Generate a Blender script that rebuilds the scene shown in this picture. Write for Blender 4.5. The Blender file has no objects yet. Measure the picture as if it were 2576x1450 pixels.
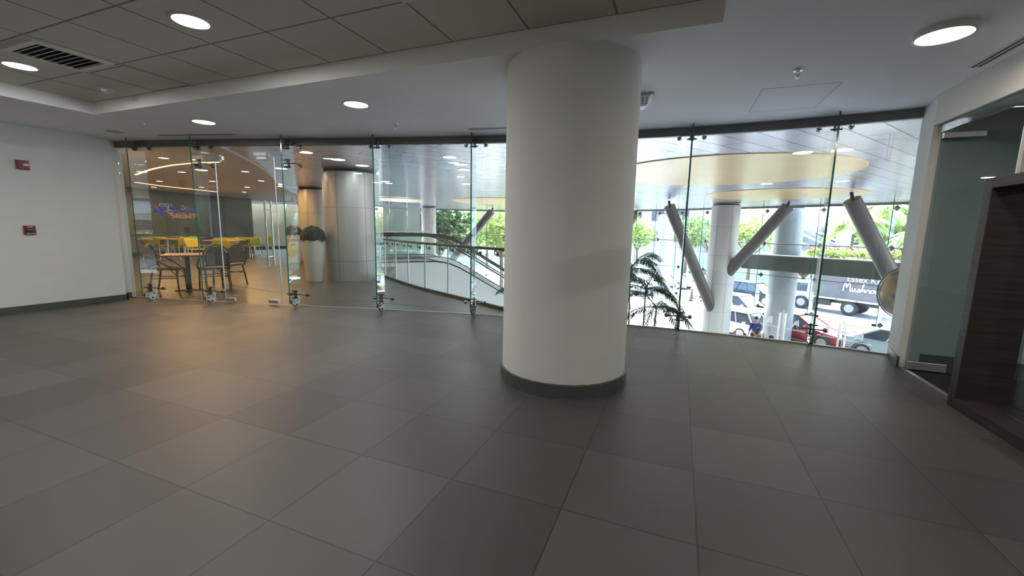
import bpy, bmesh, math, random
from mathutils import Vector, Matrix
random.seed(7)
C = bpy.context.scene.collection
sc = bpy.context.scene
PI = math.pi

# ------------------------------------------------------------------ camera
EYE = Vector((0, 0, 1.328))
RIGHT = Vector((0.928429, 0.371029, 0.018896))
DOWN = Vector((0.069794, -0.124237, -0.989795))
FWD = Vector((-0.364895, 0.920273, -0.14124))
FPX = 1044.54
cd = bpy.data.cameras.new('camera'); cam = bpy.data.objects.new('camera', cd); C.objects.link(cam)
cd.sensor_width = 36.0; cd.lens = FPX / 2576 * 36.0; cd.clip_start = 0.05; cd.clip_end = 500
cam.matrix_world = Matrix(((RIGHT.x, -DOWN.x, -FWD.x, EYE.x), (RIGHT.y, -DOWN.y, -FWD.y, EYE.y),
                           (RIGHT.z, -DOWN.z, -FWD.z, EYE.z), (0, 0, 0, 1)))
sc.camera = cam

def ray(px, py):
    return RIGHT * ((px - 1288) / FPX) + DOWN * ((py - 725) / FPX) + FWD
def at(px, py, z=0.0):
    """point of the horizontal plane z seen at a photograph pixel"""
    d = ray(px, py); return EYE + d * ((z - EYE.z) / d.z)
def atd(px, py, depth):
    return EYE + ray(px, py) * depth

# ------------------------------------------------------------------ sky, sun, exposure
w = bpy.data.worlds.new('sky'); sc.world = w; w.use_nodes = True
nt = w.node_tree; bg = nt.nodes['Background']
sky = nt.nodes.new('ShaderNodeTexSky'); sky.sky_type = 'NISHITA'
sky.sun_elevation = math.radians(58); sky.sun_rotation = math.radians(20); sky.sun_disc = False
sky.air_density = 1.2; sky.dust_density = 3.0; sky.ozone_density = 1.0
nt.links.new(sky.outputs[0], bg.inputs[0]); bg.inputs[1].default_value = 1.25
sd = bpy.data.lights.new('sun', 'SUN'); sun = bpy.data.objects.new('sun', sd); C.objects.link(sun)
sd.energy = 13.0; sd.angle = math.radians(0.6); sd.color = (1.0, 0.96, 0.9)
SUN_FROM = Vector((-0.38, 0.36, 0.86))
sun.rotation_euler = (-SUN_FROM).to_track_quat('-Z', 'Y').to_euler()
vs = sc.view_settings; vs.view_transform = 'Standard'; vs.look = 'None'; vs.gamma = 1.0
vs.use_curve_mapping = False; vs.exposure = 0.9
sc.display_settings.display_device = 'sRGB'
cy = sc.cycles
cy.max_bounces = 9; cy.diffuse_bounces = 5; cy.glossy_bounces = 4; cy.transmission_bounces = 6
cy.transparent_max_bounces = 24; cy.caustics_reflective = False; cy.caustics_refractive = False
cy.sample_clamp_indirect = 6.0; cy.blur_glossy = 0.5
cy.use_denoising = True

# ------------------------------------------------------------------ materials
def newmat(name):
    m = bpy.data.materials.new(name); m.use_nodes = True
    return m, m.node_tree, m.node_tree.nodes['Principled BSDF']
def mat(name, col, rough=0.5, metal=0.0, spec=0.5, noise=0.0, nscale=8.0, bump=0.0, emit=None, estr=0.0):
    m, t, p = newmat(name)
    p.inputs['Base Color'].default_value = (*col, 1); p.inputs['Roughness'].default_value = rough
    p.inputs['Metallic'].default_value = metal; p.inputs['Specular IOR Level'].default_value = spec
    if noise or bump:
        g = t.nodes.new('ShaderNodeNewGeometry'); n = t.nodes.new('ShaderNodeTexNoise')
        n.inputs['Scale'].default_value = nscale; n.inputs['Detail'].default_value = 5
        t.links.new(g.outputs['Position'], n.inputs['Vector'])
        if noise:
            r = t.nodes.new('ShaderNodeMapRange')
            r.inputs['From Min'].default_value = .3; r.inputs['From Max'].default_value = .7
            r.inputs['To Min'].default_value = 1 - noise; r.inputs['To Max'].default_value = 1 + noise
            t.links.new(n.outputs['Fac'], r.inputs['Value'])
            mx = t.nodes.new('ShaderNodeVectorMath'); mx.operation = 'SCALE'; mx.inputs[0].default_value = col
            t.links.new(r.outputs[0], mx.inputs['Scale']); t.links.new(mx.outputs[0], p.inputs['Base Color'])
        if bump:
            b = t.nodes.new('ShaderNodeBump'); b.inputs['Strength'].default_value = bump; b.inputs['Distance'].default_value = .01
            t.links.new(n.outputs['Fac'], b.inputs['Height']); t.links.new(b.outputs[0], p.inputs['Normal'])
    if emit:
        p.inputs['Emission Color'].default_value = (*emit, 1); p.inputs['Emission Strength'].default_value = estr
    return m
def glass(name, tint=(0.93, 0.97, 0.955), refl=1.0, ior=1.5, rough=0.0, body=None, bodyfac=0.0):
    """thin architectural glass: see-through with a Fresnel reflection, optionally a faint body colour"""
    m = bpy.data.materials.new(name); m.use_nodes = True; t = m.node_tree; t.nodes.clear()
    o = t.nodes.new('ShaderNodeOutputMaterial'); tr = t.nodes.new('ShaderNodeBsdfTransparent')
    tr.inputs[0].default_value = (*tint, 1); gl = t.nodes.new('ShaderNodeBsdfGlossy')
    gl.inputs['Roughness'].default_value = rough; gl.inputs['Color'].default_value = (refl, refl, refl, 1)
    fr = t.nodes.new('ShaderNodeFresnel');     # the same reflectance on both faces of a thin pane
    ge = t.nodes.new('ShaderNodeNewGeometry'); mr = t.nodes.new('ShaderNodeMapRange'); mr.inputs['To Min'].default_value = ior; mr.inputs['To Max'].default_value = 1 / ior
    t.links.new(ge.outputs['Backfacing'], mr.inputs['Value']); t.links.new(mr.outputs[0], fr.inputs[0])
    mx = t.nodes.new('ShaderNodeMixShader'); t.links.new(fr.outputs[0], mx.inputs[0])
    src = tr
    if body:
        df = t.nodes.new('ShaderNodeBsdfDiffuse'); df.inputs[0].default_value = (*body, 1)
        m2 = t.nodes.new('ShaderNodeMixShader'); m2.inputs[0].default_value = bodyfac
        t.links.new(tr.outputs[0], m2.inputs[1]); t.links.new(df.outputs[0], m2.inputs[2]); src = m2
    t.links.new(src.outputs[0], mx.inputs[1]); t.links.new(gl.outputs[0], mx.inputs[2])
    t.links.new(mx.outputs[0], o.inputs[0]); return m
def nmath(t, op, a, b=None, c=None):
    n = t.nodes.new('ShaderNodeMath'); n.operation = op
    for i, v in enumerate((a, b, c)):
        if v is None: continue
        if isinstance(v, (int, float)): n.inputs[i].default_value = v
        else: t.links.new(v, n.inputs[i])
    return n.outputs[0]
def tiles(name, col, size, off, rot=0.0, grout=0.0025, gcol=(0.05, 0.05, 0.05), var=0.12, rough=0.4, brick=0.0, metal=0.0,
          spec=0.5, clouds=0.12, wave=0.0, gmix=0.8, roughvar=0.08):
    """tiles or panels laid in world space with a tone of their own per tile"""
    m, t, p = newmat(name)
    g = t.nodes.new('ShaderNodeNewGeometry'); mp = t.nodes.new('ShaderNodeMapping'); mp.vector_type = 'TEXTURE'
    mp.inputs['Location'].default_value = (off[0], off[1], 0); mp.inputs['Rotation'].default_value = (0, 0, rot)
    t.links.new(g.outputs['Position'], mp.inputs[0])
    s = t.nodes.new('ShaderNodeSeparateXYZ'); t.links.new(mp.outputs[0], s.inputs[0])
    v = nmath(t, 'DIVIDE', s.outputs[1], size[1]); fv = nmath(t, 'FLOOR', v)
    u = nmath(t, 'DIVIDE', s.outputs[0], size[0])
    if brick: u = nmath(t, 'ADD', u, nmath(t, 'MULTIPLY', fv, brick))
    fu = nmath(t, 'FLOOR', u)
    du = nmath(t, 'MULTIPLY', nmath(t, 'SUBTRACT', 0.5, nmath(t, 'ABSOLUTE', nmath(t, 'SUBTRACT', nmath(t, 'FRACT', u), 0.5))), size[0])
    dv = nmath(t, 'MULTIPLY', nmath(t, 'SUBTRACT', 0.5, nmath(t, 'ABSOLUTE', nmath(t, 'SUBTRACT', nmath(t, 'FRACT', v), 0.5))), size[1])
    edge = nmath(t, 'LESS_THAN', nmath(t, 'MINIMUM', du, dv), grout)
    cb = t.nodes.new('ShaderNodeCombineXYZ'); t.links.new(fu, cb.inputs[0]); t.links.new(fv, cb.inputs[1])
    wn = t.nodes.new('ShaderNodeTexWhiteNoise'); wn.noise_dimensions = '2D'; t.links.new(cb.outputs[0], wn.inputs['Vector'])
    n1 = t.nodes.new('ShaderNodeTexNoise'); n1.inputs['Scale'].default_value = 2.2; n1.inputs['Detail'].default_value = 6
    n1.inputs['Roughness'].default_value = .62
    t.links.new(g.outputs['Position'], n1.inputs['Vector'])
    tone = nmath(t, 'ADD', 1.0, nmath(t, 'ADD', nmath(t, 'MULTIPLY', nmath(t, 'SUBTRACT', wn.outputs['Value'], .5), 2 * var),
                                   nmath(t, 'MULTIPLY', nmath(t, 'SUBTRACT', n1.outputs['Fac'], .5), 2 * clouds)))
    sc_ = t.nodes.new('ShaderNodeVectorMath'); sc_.operation = 'SCALE'; sc_.inputs[0].default_value = col
    t.links.new(tone, sc_.inputs['Scale'])
    mx = t.nodes.new('ShaderNodeMix'); mx.data_type = 'RGBA'; mx.inputs[7].default_value = (*gcol, 1)
    t.links.new(nmath(t, 'MULTIPLY', edge, gmix), mx.inputs[0]); t.links.new(sc_.outputs[0], mx.inputs[6])
    t.links.new(mx.outputs[2], p.inputs['Base Color'])
    t.links.new(nmath(t, 'ADD', rough - roughvar, nmath(t, 'MULTIPLY', n1.outputs['Fac'], 2 * roughvar)), p.inputs['Roughness'])
    p.inputs['Metallic'].default_value = metal; p.inputs['Specular IOR Level'].default_value = spec
    if wave:
        n2 = t.nodes.new('ShaderNodeTexNoise'); n2.inputs['Scale'].default_value = .9; n2.inputs['Detail'].default_value = 1
        ad = t.nodes.new('ShaderNodeVectorMath'); ad.operation = 'MULTIPLY_ADD'; ad.inputs[1].default_value = (3, 3, 0)
        t.links.new(cb.outputs[0], ad.inputs[0]); t.links.new(g.outputs['Position'], ad.inputs[2]); t.links.new(ad.outputs[0], n2.inputs['Vector'])
        b = t.nodes.new('ShaderNodeBump'); b.inputs['Strength'].default_value = wave; b.inputs['Distance'].default_value = .05
        t.links.new(n2.outputs['Fac'], b.inputs['Height']); t.links.new(b.outputs[0], p.inputs['Normal'])
    return m
def weave(name, col, hole, k=45.0):
    m, t, p = newmat(name); tc = t.nodes.new('ShaderNodeTexCoord'); s = t.nodes.new('ShaderNodeSeparateXYZ')
    t.links.new(tc.outputs['UV'], s.inputs[0])
    a = nmath(t, 'SINE', nmath(t, 'MULTIPLY', nmath(t, 'ADD', s.outputs[0], s.outputs[1]), k))
    b = nmath(t, 'SINE', nmath(t, 'MULTIPLY', nmath(t, 'SUBTRACT', s.outputs[0], s.outputs[1]), k))
    f = nmath(t, 'GREATER_THAN', nmath(t, 'MULTIPLY', a, b), .58)
    mx = t.nodes.new('ShaderNodeMix'); mx.data_type = 'RGBA'; mx.inputs[6].default_value = (*col, 1); mx.inputs[7].default_value = (*hole, 1)
    t.links.new(f, mx.inputs[0]); t.links.new(mx.outputs[2], p.inputs['Base Color']); p.inputs['Roughness'].default_value = .6
    return m
def wood(name, a, b, axis_scale=(2, 2, 26), rough=.45):
    m, t, p = newmat(name); g = t.nodes.new('ShaderNodeNewGeometry'); mp = t.nodes.new('ShaderNodeMapping')
    mp.inputs['Scale'].default_value = axis_scale; t.links.new(g.outputs['Position'], mp.inputs[0])
    n = t.nodes.new('ShaderNodeTexNoise'); n.inputs['Scale'].default_value = 1.6; n.inputs['Detail'].default_value = 6
    t.links.new(mp.outputs[0], n.inputs['Vector']); r = t.nodes.new('ShaderNodeValToRGB')
    r.color_ramp.elements[0].position = .35; r.color_ramp.elements[0].color = (*a, 1)
    r.color_ramp.elements[1].position = .7; r.color_ramp.elements[1].color = (*b, 1)
    t.links.new(n.outputs['Fac'], r.inputs[0]); t.links.new(r.outputs[0], p.inputs['Base Color']); p.inputs['Roughness'].default_value = rough
    return m
def patchy(name, cols, scale, rough=.5, detail=3, thresholds=(.45, .55)):
    m, t, p = newmat(name); tc = t.nodes.new('ShaderNodeTexCoord'); n = t.nodes.new('ShaderNodeTexNoise')
    n.inputs['Scale'].default_value = scale; n.inputs['Detail'].default_value = detail; t.links.new(tc.outputs['Object'], n.inputs['Vector'])
    r = t.nodes.new('ShaderNodeValToRGB'); e = r.color_ramp.elements
    e[0].position = thresholds[0]; e[0].color = (*cols[0], 1); e[1].position = thresholds[1]; e[1].color = (*cols[1], 1)
    if len(cols) > 2:
        x = e.new(thresholds[1] + .08); x.color = (*cols[2], 1)
    t.links.new(n.outputs['Fac'], r.inputs[0]); t.links.new(r.outputs[0], p.inputs['Base Color']); p.inputs['Roughness'].default_value = rough
    return m
def leafmat(name, col, var=.35):
    m, t, p = newmat(name); g = t.nodes.new('ShaderNodeNewGeometry')
    n = t.nodes.new('ShaderNodeTexNoise'); n.inputs['Scale'].default_value = 1.3; n.inputs['Detail'].default_value = 4
    t.links.new(g.outputs['Position'], n.inputs['Vector'])
    k = nmath(t, 'ADD', 1 - var, nmath(t, 'MULTIPLY', n.outputs['Fac'], 2 * var))
    s = t.nodes.new('ShaderNodeVectorMath'); s.operation = 'SCALE'; s.inputs[0].default_value = col; t.links.new(k, s.inputs['Scale'])
    t.links.new(s.outputs[0], p.inputs['Base Color']); p.inputs['Roughness'].default_value = .5
    tl = t.nodes.new('ShaderNodeBsdfTranslucent'); t.links.new(s.outputs[0], tl.inputs[0])
    mx = t.nodes.new('ShaderNodeMixShader'); mx.inputs[0].default_value = .35
    t.links.new(p.outputs[0], mx.inputs[1]); t.links.new(tl.outputs[0], mx.inputs[2])
    t.links.new(mx.outputs[0], t.nodes['Material Output'].inputs[0]); return m

M = {}
M['floor'] = tiles('floor_tile', (0.100, 0.089, 0.083), (0.6, 0.6), (0.165, -0.01), grout=0.0036, gcol=(0.035, 0.032, 0.03), var=.17, rough=.45, clouds=.16)
M['atrium_floor'] = tiles('atrium_tile', (0.09, 0.082, 0.074), (1.2, 0.6), (0.3, 0.2), rot=math.radians(14), grout=.004, gcol=(.03, .03, .03), var=.08, rough=.34)
M['plaster'] = mat('white_plaster', (0.80, 0.80, 0.765), .75, noise=.02, nscale=3)
M['ceil'] = mat('white_ceiling_paint', (0.90, 0.885, 0.885), .8, noise=.03, nscale=1.2)
M['ceil_tile'] = tiles('mineral_ceiling_tile', (0.72, 0.71, 0.63), (0.643, 0.633), (-3.074, 3.13), grout=.009, gcol=(.30, .30, .28), var=.02, rough=.85, clouds=.02, gmix=1.0)
M['skirting'] = mat('dark_skirting_tile', (0.085, 0.09, 0.085), .45, noise=.08, nscale=6)
M['header'] = mat('charcoal_channel', (0.17, 0.175, 0.175), .45)
M['glass'] = glass('clear_glass')
M['glass_fin'] = glass('fin_glass', tint=(0.965, 0.985, 0.978), ior=1.6)
M['glass_far'] = glass('far_clear_glass', tint=(0.95, 0.985, 0.975), ior=1.3)
M['glass_edge'] = mat('green_glass_edge', (0.015, 0.16, 0.13), .15, spec=.6)
M['glass_blue'] = glass('pale_blue_glass', tint=(.70, .80, .83), body=(.60, .70, .74), bodyfac=.62)
M['steel'] = mat('polished_steel', (0.62, 0.62, 0.60), .22, metal=1.0)
M['clamp'] = mat('backlit_polished_clamp', (.20, .185, .175), .2, metal=.9)  # steel darkened in its base colour to look backlit
M['steel_sat'] = mat('satin_steel', (0.66, 0.66, 0.65), .38, metal=1.0)
M['steel_dark'] = mat('dark_steel', (0.10, 0.09, 0.085), .3, metal=.7)
M['black'] = mat('black_plastic', (0.015, 0.015, 0.016), .4)
M['rubber'] = mat('tyre_rubber', (0.02, 0.02, 0.022), .7)
M['soffit'] = tiles('metal_soffit_panel', (0.60, 0.565, 0.635), (1.75, 0.38), (1.206, 6.334), rot=math.atan2(.83, .56), grout=.011, gcol=(.02, .018, .02), var=.10, rough=.22, brick=.37, metal=.5, wave=.22, clouds=.03, roughvar=.03)
M['gold'] = mat('pale_gold_disc', (0.84, 0.60, 0.27), .28, metal=.2, noise=.05, nscale=1.1)
M['cafe_ceil'] = mat('beige_cafe_ceiling', (0.62, 0.55, 0.46), .6)
M['cove'] = mat('cove_strip', (1, .8, .45), .5, emit=(1, .62, .25), estr=2.2)
M['lamp_white'] = mat('lamp_diffuser', (1, 1, 1), .4, emit=(1.0, .99, .96), estr=9)
M['lamp_warm'] = mat('warm_lamp_diffuser', (1, 1, 1), .4, emit=(1.0, .88, .74), estr=6)
M['lamp_cafe'] = mat('cafe_lamp_diffuser', (1, .9, .8), .4, emit=(1.0, .74, .5), estr=9)
M['white'] = mat('white_enamel', (.78, .78, .76), .4)
M['grey'] = mat('grey_plastic', (.35, .35, .35), .5)
M['red'] = mat('alarm_red', (.24, .012, .022), .35)
M['clear_lens'] = mat('clear_lens', (.7, .7, .7), .1, metal=.4)
M['column_shade'] = mat('grey_column_cladding', (.30, .305, .33), .45)
M['column_pale'] = tiles('pale_column_cladding', (.60, .57, .555), (50, .9), (0, 0), grout=.0, var=0, rough=.4, metal=.1, clouds=.03)
M['column_metal'] = tiles('column_cladding', (.40, .40, .385), (50, .9), (0, 0), grout=.0, var=0, rough=.38, metal=.25, clouds=.03)
M['strut'] = mat('backlit_strut', (.105, .09, .083), .4, metal=.1)  # the shade of the backlit struts is mixed into this colour
M['rail'] = mat('dark_brown_rail', (.05, .036, .03), .35)
M['cladding'] = mat('white_metal_cladding', (.70, .70, .72), .35)
M['pot'] = mat('white_planter', (.72, .68, .62), .5)
M['topiary'] = mat('topiary_leaf', (.012, .02, .012), .7, noise=.5, nscale=40, bump=1.0)
M['darkwall'] = mat('dark_back_glass', (.10, .08, .06), .08, spec=.35)
M['bamboo'] = mat('dark_bamboo', (.055, .032, .014), .35, noise=.35, nscale=18)
M['weave'] = weave('woven_rattan', (.018, .012, .007), (.36, .29, .18), 46)
M['table_top'] = wood('table_wood', (.16, .075, .05), (.26, .13, .085), (3, 20, 3), .35)
M['table_leg'] = mat('dark_table_leg', (.035, .03, .026), .45)
M['tan_top'] = mat('tan_laminate', (.50, .30, .19), .4)
for k, c in dict(lime=(.46, .58, .02), green=(.20, .40, .02), olive=(.34, .30, .01), yellow=(.56, .50, .01)).items():
    M[k] = mat(k + '_plastic', c, .35)
M['shop_paint'] = mat('grey_green_paint', (.33, .375, .375), .7)
M['carpet'] = mat('black_carpet', (.012, .012, .013), .95, noise=.3, nscale=60)
M['wenge'] = wood('dark_wenge', (.013, .007, .007), (.045, .026, .023), (1.5, 1.5, 26), .62)
M['concrete'] = mat('concrete', (.085, .085, .08), .8, noise=.18, nscale=2.5)
M['stone'] = mat('pale_stone', (.62, .60, .58), .7, noise=.05, nscale=2)
M['asphalt'] = mat('asphalt', (.33, .31, .325), .85, noise=.12, nscale=.6)
M['paving'] = mat('pale_paving', (.62, .59, .61), .6, noise=.06, nscale=1.0)
M['kerb'] = mat('pale_kerb', (.62, .60, .55), .8)
M['house'] = mat('white_render', (.50, .52, .58), .8)
M['house_grey'] = mat('grey_render', (.30, .30, .35), .8)
M['winglass'] = mat('dark_window_glass', (.05, .06, .09), .08)
M['trunk'] = mat('tree_bark', (.14, .10, .07), .9, noise=.3, nscale=6, bump=.5)
M['leaf'] = leafmat('mid_green_leaf', (.17, .24, .09)); M['leaf_light'] = leafmat('light_green_leaf', (.32, .40, .14))
M['leaf_backlit'] = leafmat('backlit_green_leaf', (.05, .09, .035)); M['frond'] = leafmat('palm_frond_leaf', (.035, .075, .03))  # backlit trees: their shade is put into the darker leaf green
M['flower'] = mat('orange_flower', (.75, .13, .03), .6); M['grass'] = mat('lawn', (.19, .23, .10), .9, noise=.3, nscale=5)
M['globe'] = patchy('globe_map', ((.30, .21, .10), (.02, .025, .045), (.08, .075, .08)), 2.1, .3)
M['logo'] = mat('frosted_white_film', (.85, .87, .9), .6)
M['skin'] = mat('skin', (.42, .25, .17), .55); M['hair'] = mat('black_hair', (.012, .010, .009), .5)
M['navy'] = mat('navy_cloth', (.02, .035, .16), .8); M['trouser'] = mat('dark_trousers', (.025, .025, .03), .8)
M['blouse'] = patchy('patterned_blouse', ((.20, .17, .08), (.55, .50, .38), (.10, .08, .05)), 9, .8)
M['cone'] = mat('dark_cone', (.10, .07, .06), .6)
M['purple'] = mat('purple_neon', (.05, .02, .3), .4, emit=(.13, .07, .75), estr=.2)
M['paleblue'] = mat('pale_blue_neon', (.2, .3, .4), .4, emit=(.30, .42, .60), estr=.2)
M['orange'] = mat('orange_neon', (.3, .15, .05), .4, emit=(.60, .30, .12), estr=.30)
def carpaint(name, c): return mat(name, c, .22, metal=.15, spec=.6)

# ------------------------------------------------------------------ mesh builder
class MB:
    def __init__(s): s.v = []; s.f = []; s.m = []; s.mi = 0; s.uv = None
    def add(s, vs, fs, X=None):
        k = len(s.v)
        for q in vs:
            q = Vector(q); s.v.append(X @ q if X else q)
        for f in fs: s.f.append([i + k for i in f]); s.m.append(s.mi)
        return s
    def box(s, c, d, rz=0.0, X=None):
        x, y, z = d[0] / 2, d[1] / 2, d[2] / 2
        T = Matrix.Translation(c) @ Matrix.Rotation(rz, 4, 'Z')
        if X: T = X @ T
        return s.add([(-x, -y, -z), (x, -y, -z), (x, y, -z), (-x, y, -z), (-x, -y, z), (x, -y, z), (x, y, z), (-x, y, z)],
                     [(3, 2, 1, 0), (4, 5, 6, 7), (0, 1, 5, 4), (1, 2, 6, 5), (2, 3, 7, 6), (3, 0, 4, 7)], T)
    def prism(s, poly, z0, z1, X=None):
        n = len(poly); a = sum(poly[i][0] * poly[(i + 1) % n][1] - poly[(i + 1) % n][0] * poly[i][1] for i in range(n))
        if a < 0: poly = poly[::-1]
        return s.add([(p[0], p[1], z0) for p in poly] + [(p[0], p[1], z1) for p in poly],
                     [tuple(range(n))[::-1], tuple(range(n, 2 * n))] + [(i, (i + 1) % n, n + (i + 1) % n, n + i) for i in range(n)], X)
    def slab(s, a, b, th, z0, z1):
        """upright plate from plan point a to b"""
        a = Vector(a[:2]); b = Vector(b[:2]); d = (b - a).normalized(); n = Vector((-d.y, d.x)) * th / 2
        return s.prism([tuple(a + n), tuple(a - n), tuple(b - n), tuple(b + n)], z0, z1)
    def tube(s, pts, r, n=8, closed=False, cap=True, X=None):
        pts = [Vector(p) for p in pts]; N = len(pts)
        rs = r if isinstance(r, (list, tuple)) else [r] * N
        tg = []
        for i in range(N):
            if closed: d = pts[(i + 1) % N] - pts[i - 1]
            else: d = pts[min(i + 1, N - 1)] - pts[max(i - 1, 0)]
            tg.append(d.normalized() if d.length > 1e-9 else Vector((0, 0, 1)))
        up = Vector((0, 0, 1)) if abs(tg[0].z) < .9 else Vector((1, 0, 0))
        u = tg[0].cross(up).normalized(); vs = []
        for i in range(N):
            u = (u - tg[i] * u.dot(tg[i])); u = u.normalized() if u.length > 1e-6 else tg[i].orthogonal().normalized()
            v = tg[i].cross(u)
            for k in range(n):
                a = 2 * PI * k / n; vs.append(pts[i] + (u * math.cos(a) + v * math.sin(a)) * rs[i])
        fs = []
        for i in range(N if closed else N - 1):
            j = (i + 1) % N
            for k in range(n):
                l = (k + 1) % n; fs.append((i * n + k, i * n + l, j * n + l, j * n + k))
        if cap and not closed: fs += [tuple(range(n))[::-1], tuple((N - 1) * n + k for k in range(n))]
        return s.add(vs, fs, X)
    def lathe(s, prof, c=(0, 0, 0), n=24, X=None, a0=0.0, a1=2 * PI):
        full = abs(a1 - a0 - 2 * PI) < 1e-6; cols = n if full else n + 1; vs = []
        for r, z in prof:
            for k in range(cols):
                a = a0 + (a1 - a0) * k / n; vs.append((c[0] + r * math.cos(a), c[1] + r * math.sin(a), c[2] + z))
        fs = []
        for i in range(len(prof) - 1):
            for k in range(n):
                l = (k + 1) % cols; fs.append((i * cols + k, i * cols + l, (i + 1) * cols + l, (i + 1) * cols + k))
        return s.add(vs, fs, X)
    def disc(s, c, r, n=24, down=True):
        vs = [(c[0] + r * math.cos(2 * PI * k / n), c[1] + r * math.sin(2 * PI * k / n), c[2]) for k in range(n)]
        return s.add(vs, [tuple(range(n))[::-1] if down else tuple(range(n))])
    def ball(s, c, r, n=16, m=10, sq=(1, 1, 1), z0=-1.0):
        prof = []
        for i in range(m + 1):
            zz = z0 + (1 - z0) * i / m; zz = max(-1, min(1, zz)); prof.append((math.sqrt(max(0, 1 - zz * zz)) * r, zz * r))
        X = Matrix.Translation(c) @ Matrix.Diagonal((*sq, 1)); return s.lathe(prof, n=n, X=X)
    def quad(s, a, b, c, d): return s.add([a, b, c, d], [(0, 1, 2, 3)])
    def obj(s, name, mats, parent=None, smooth=None, bevel=0.0, local=False):
        me = bpy.data.meshes.new(name)
        off = Vector((0, 0, 0))
        if parent is not None and not local:
            inv = world_of(parent).inverted(); vs = [tuple(inv @ q) for q in s.v]
        else: vs = [tuple(q) for q in s.v]
        me.from_pydata(vs, [], s.f)
        for m in (mats if isinstance(mats, (list, tuple)) else [mats]): me.materials.append(M[m] if isinstance(m, str) else m)
        me.polygons.foreach_set('material_index', s.m)
        if s.uv:
            ul = me.uv_layers.new(name='UVMap')
            for poly in me.polygons:
                for li in poly.loop_indices:
                    ul.data[li].uv = s.uv[me.loops[li].vertex_index]
        if smooth is not None:
            me.polygons.foreach_set('use_smooth', [True] * len(me.polygons)); me.set_sharp_from_angle(angle=math.radians(smooth))
        me.update()
        o = bpy.data.objects.new(name, me); C.objects.link(o)
        if parent is not None: o.parent = parent
        if bevel:
            b = o.modifiers.new('bevel', 'BEVEL'); b.width = bevel; b.segments = 2; b.limit_method = 'ANGLE'
        return o
def world_of(o):
    m = o.matrix_basis.copy(); p = o.parent
    while p is not None: m = p.matrix_basis @ m; p = p.parent
    return m
def tag(o, label, cat, group=None, kind=None):
    o['label'] = label; o['category'] = cat
    if group: o['group'] = group
    if kind: o['kind'] = kind
    return o
def thing(name, label, cat, loc=(0, 0, 0), rz=0.0, group=None):
    o = bpy.data.objects.new(name, None); C.objects.link(o); o.empty_display_size = .1
    o.location = loc; o.rotation_euler = (0, 0, rz); return tag(o, label, cat, group)
def struct(o): o['kind'] = 'structure'; return o
def frame(name, loc=(0, 0, 0)):
    o = bpy.data.objects.new(name, None); C.objects.link(o); o.location = loc; return struct(o)
def dup(root, loc, rz, label=None):
    r = root.copy(); C.objects.link(r); r.location = loc; r.rotation_euler = (0, 0, rz)
    if label: r['label'] = label
    for ch in list(root.children):
        c = ch.copy(); C.objects.link(c); c.parent = r
        for g in list(ch.children):
            d = g.copy(); C.objects.link(d); d.parent = c
    return r
def text(name, body, size, X, m, parent, extrude=.002, align='CENTER', mirror=False, shear=0.0):
    cu = bpy.data.curves.new(name, 'FONT'); cu.body = body; cu.size = size; cu.extrude = extrude; cu.align_x = align; cu.align_y = 'CENTER'
    cu.shear = shear; cu.materials.append(M[m]); o = bpy.data.objects.new(name, cu); C.objects.link(o)
    if mirror: X = X @ Matrix.Diagonal((-1, 1, 1, 1))
    dg = bpy.context.evaluated_depsgraph_get(); dg.update()
    me = bpy.data.meshes.new_from_object(o.evaluated_get(dg)); bpy.data.objects.remove(o)
    o = bpy.data.objects.new(name, me); C.objects.link(o)
    o.parent = parent; o.matrix_basis = (world_of(parent).inverted() @ X) if parent else X
    return o
def wallframe(p, d, up=Vector((0, 0, 1))):
    """local x along plan direction d, local y up, local z = x cross y, at p"""
    x = Vector((d[0], d[1], 0)).normalized(); z = x.cross(up)
    return Matrix(((x.x, up.x, z.x, p[0]), (x.y, up.y, z.y, p[1]), (x.z, up.z, z.z, p[2]), (0, 0, 0, 1)))

# ------------------------------------------------------------------ room shell
HC, ZR = 2.653, 2.801          # flat ceiling, raised tile ceiling
COLX, COLY, COLR = -0.918, 3.615, 0.553
def FY(x): return ((-0.00252291662 * x - 0.0421369485) * x + 0.0208793863) * x + 6.00463664
def FN(x):
    d = (3 * -0.00252291662 * x - 2 * 0.0421369485) * x + 0.0208793863
    t = Vector((1, d, 0)).normalized(); return t, Vector((t.y, -t.x, 0))      # along, into the room
XE0, XE1 = -8.90, 2.28
fx = [XE0 + (XE1 - XE0) * i / 40 for i in range(41)]
curve = [(x, FY(x)) for x in fx]
YB = -4.2
b = MB(); b.prism([(-8.72, YB), (2.20, YB), (2.20, 5.3), (2.28, FY(2.28))] + [(x, FY(x)) for x in fx[::-1]] + [(-8.9, 4.1), (-8.72, 4.08)], -.35, 0)
struct(b.obj('floor', 'floor'))
# ceiling: flat part with the recess, its upstands, and the raised tile field
b = MB()
cp = [(-8.9, 3.13), (2.6, 3.13), (2.6, FY(2.28))] + [(x, FY(x) + .04) for x in fx[::-1]]
b.prism(cp, HC, HC + .4); b.prism([(-8.9, YB), (-6.93, YB), (-6.93, 3.13), (-8.9, 3.13)], HC, HC + .4)
b.prism([(.163, YB), (2.6, YB), (2.6, 3.13), (.163, 3.13)], HC, HC + .4)
struct(b.obj('ceiling', 'ceil'))
b = MB(); b.prism([(-6.93, YB), (.163, YB), (.163, 3.13), (-6.93, 3.13)], ZR, ZR + .25); struct(b.obj('ceiling', 'ceil_tile'))
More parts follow.
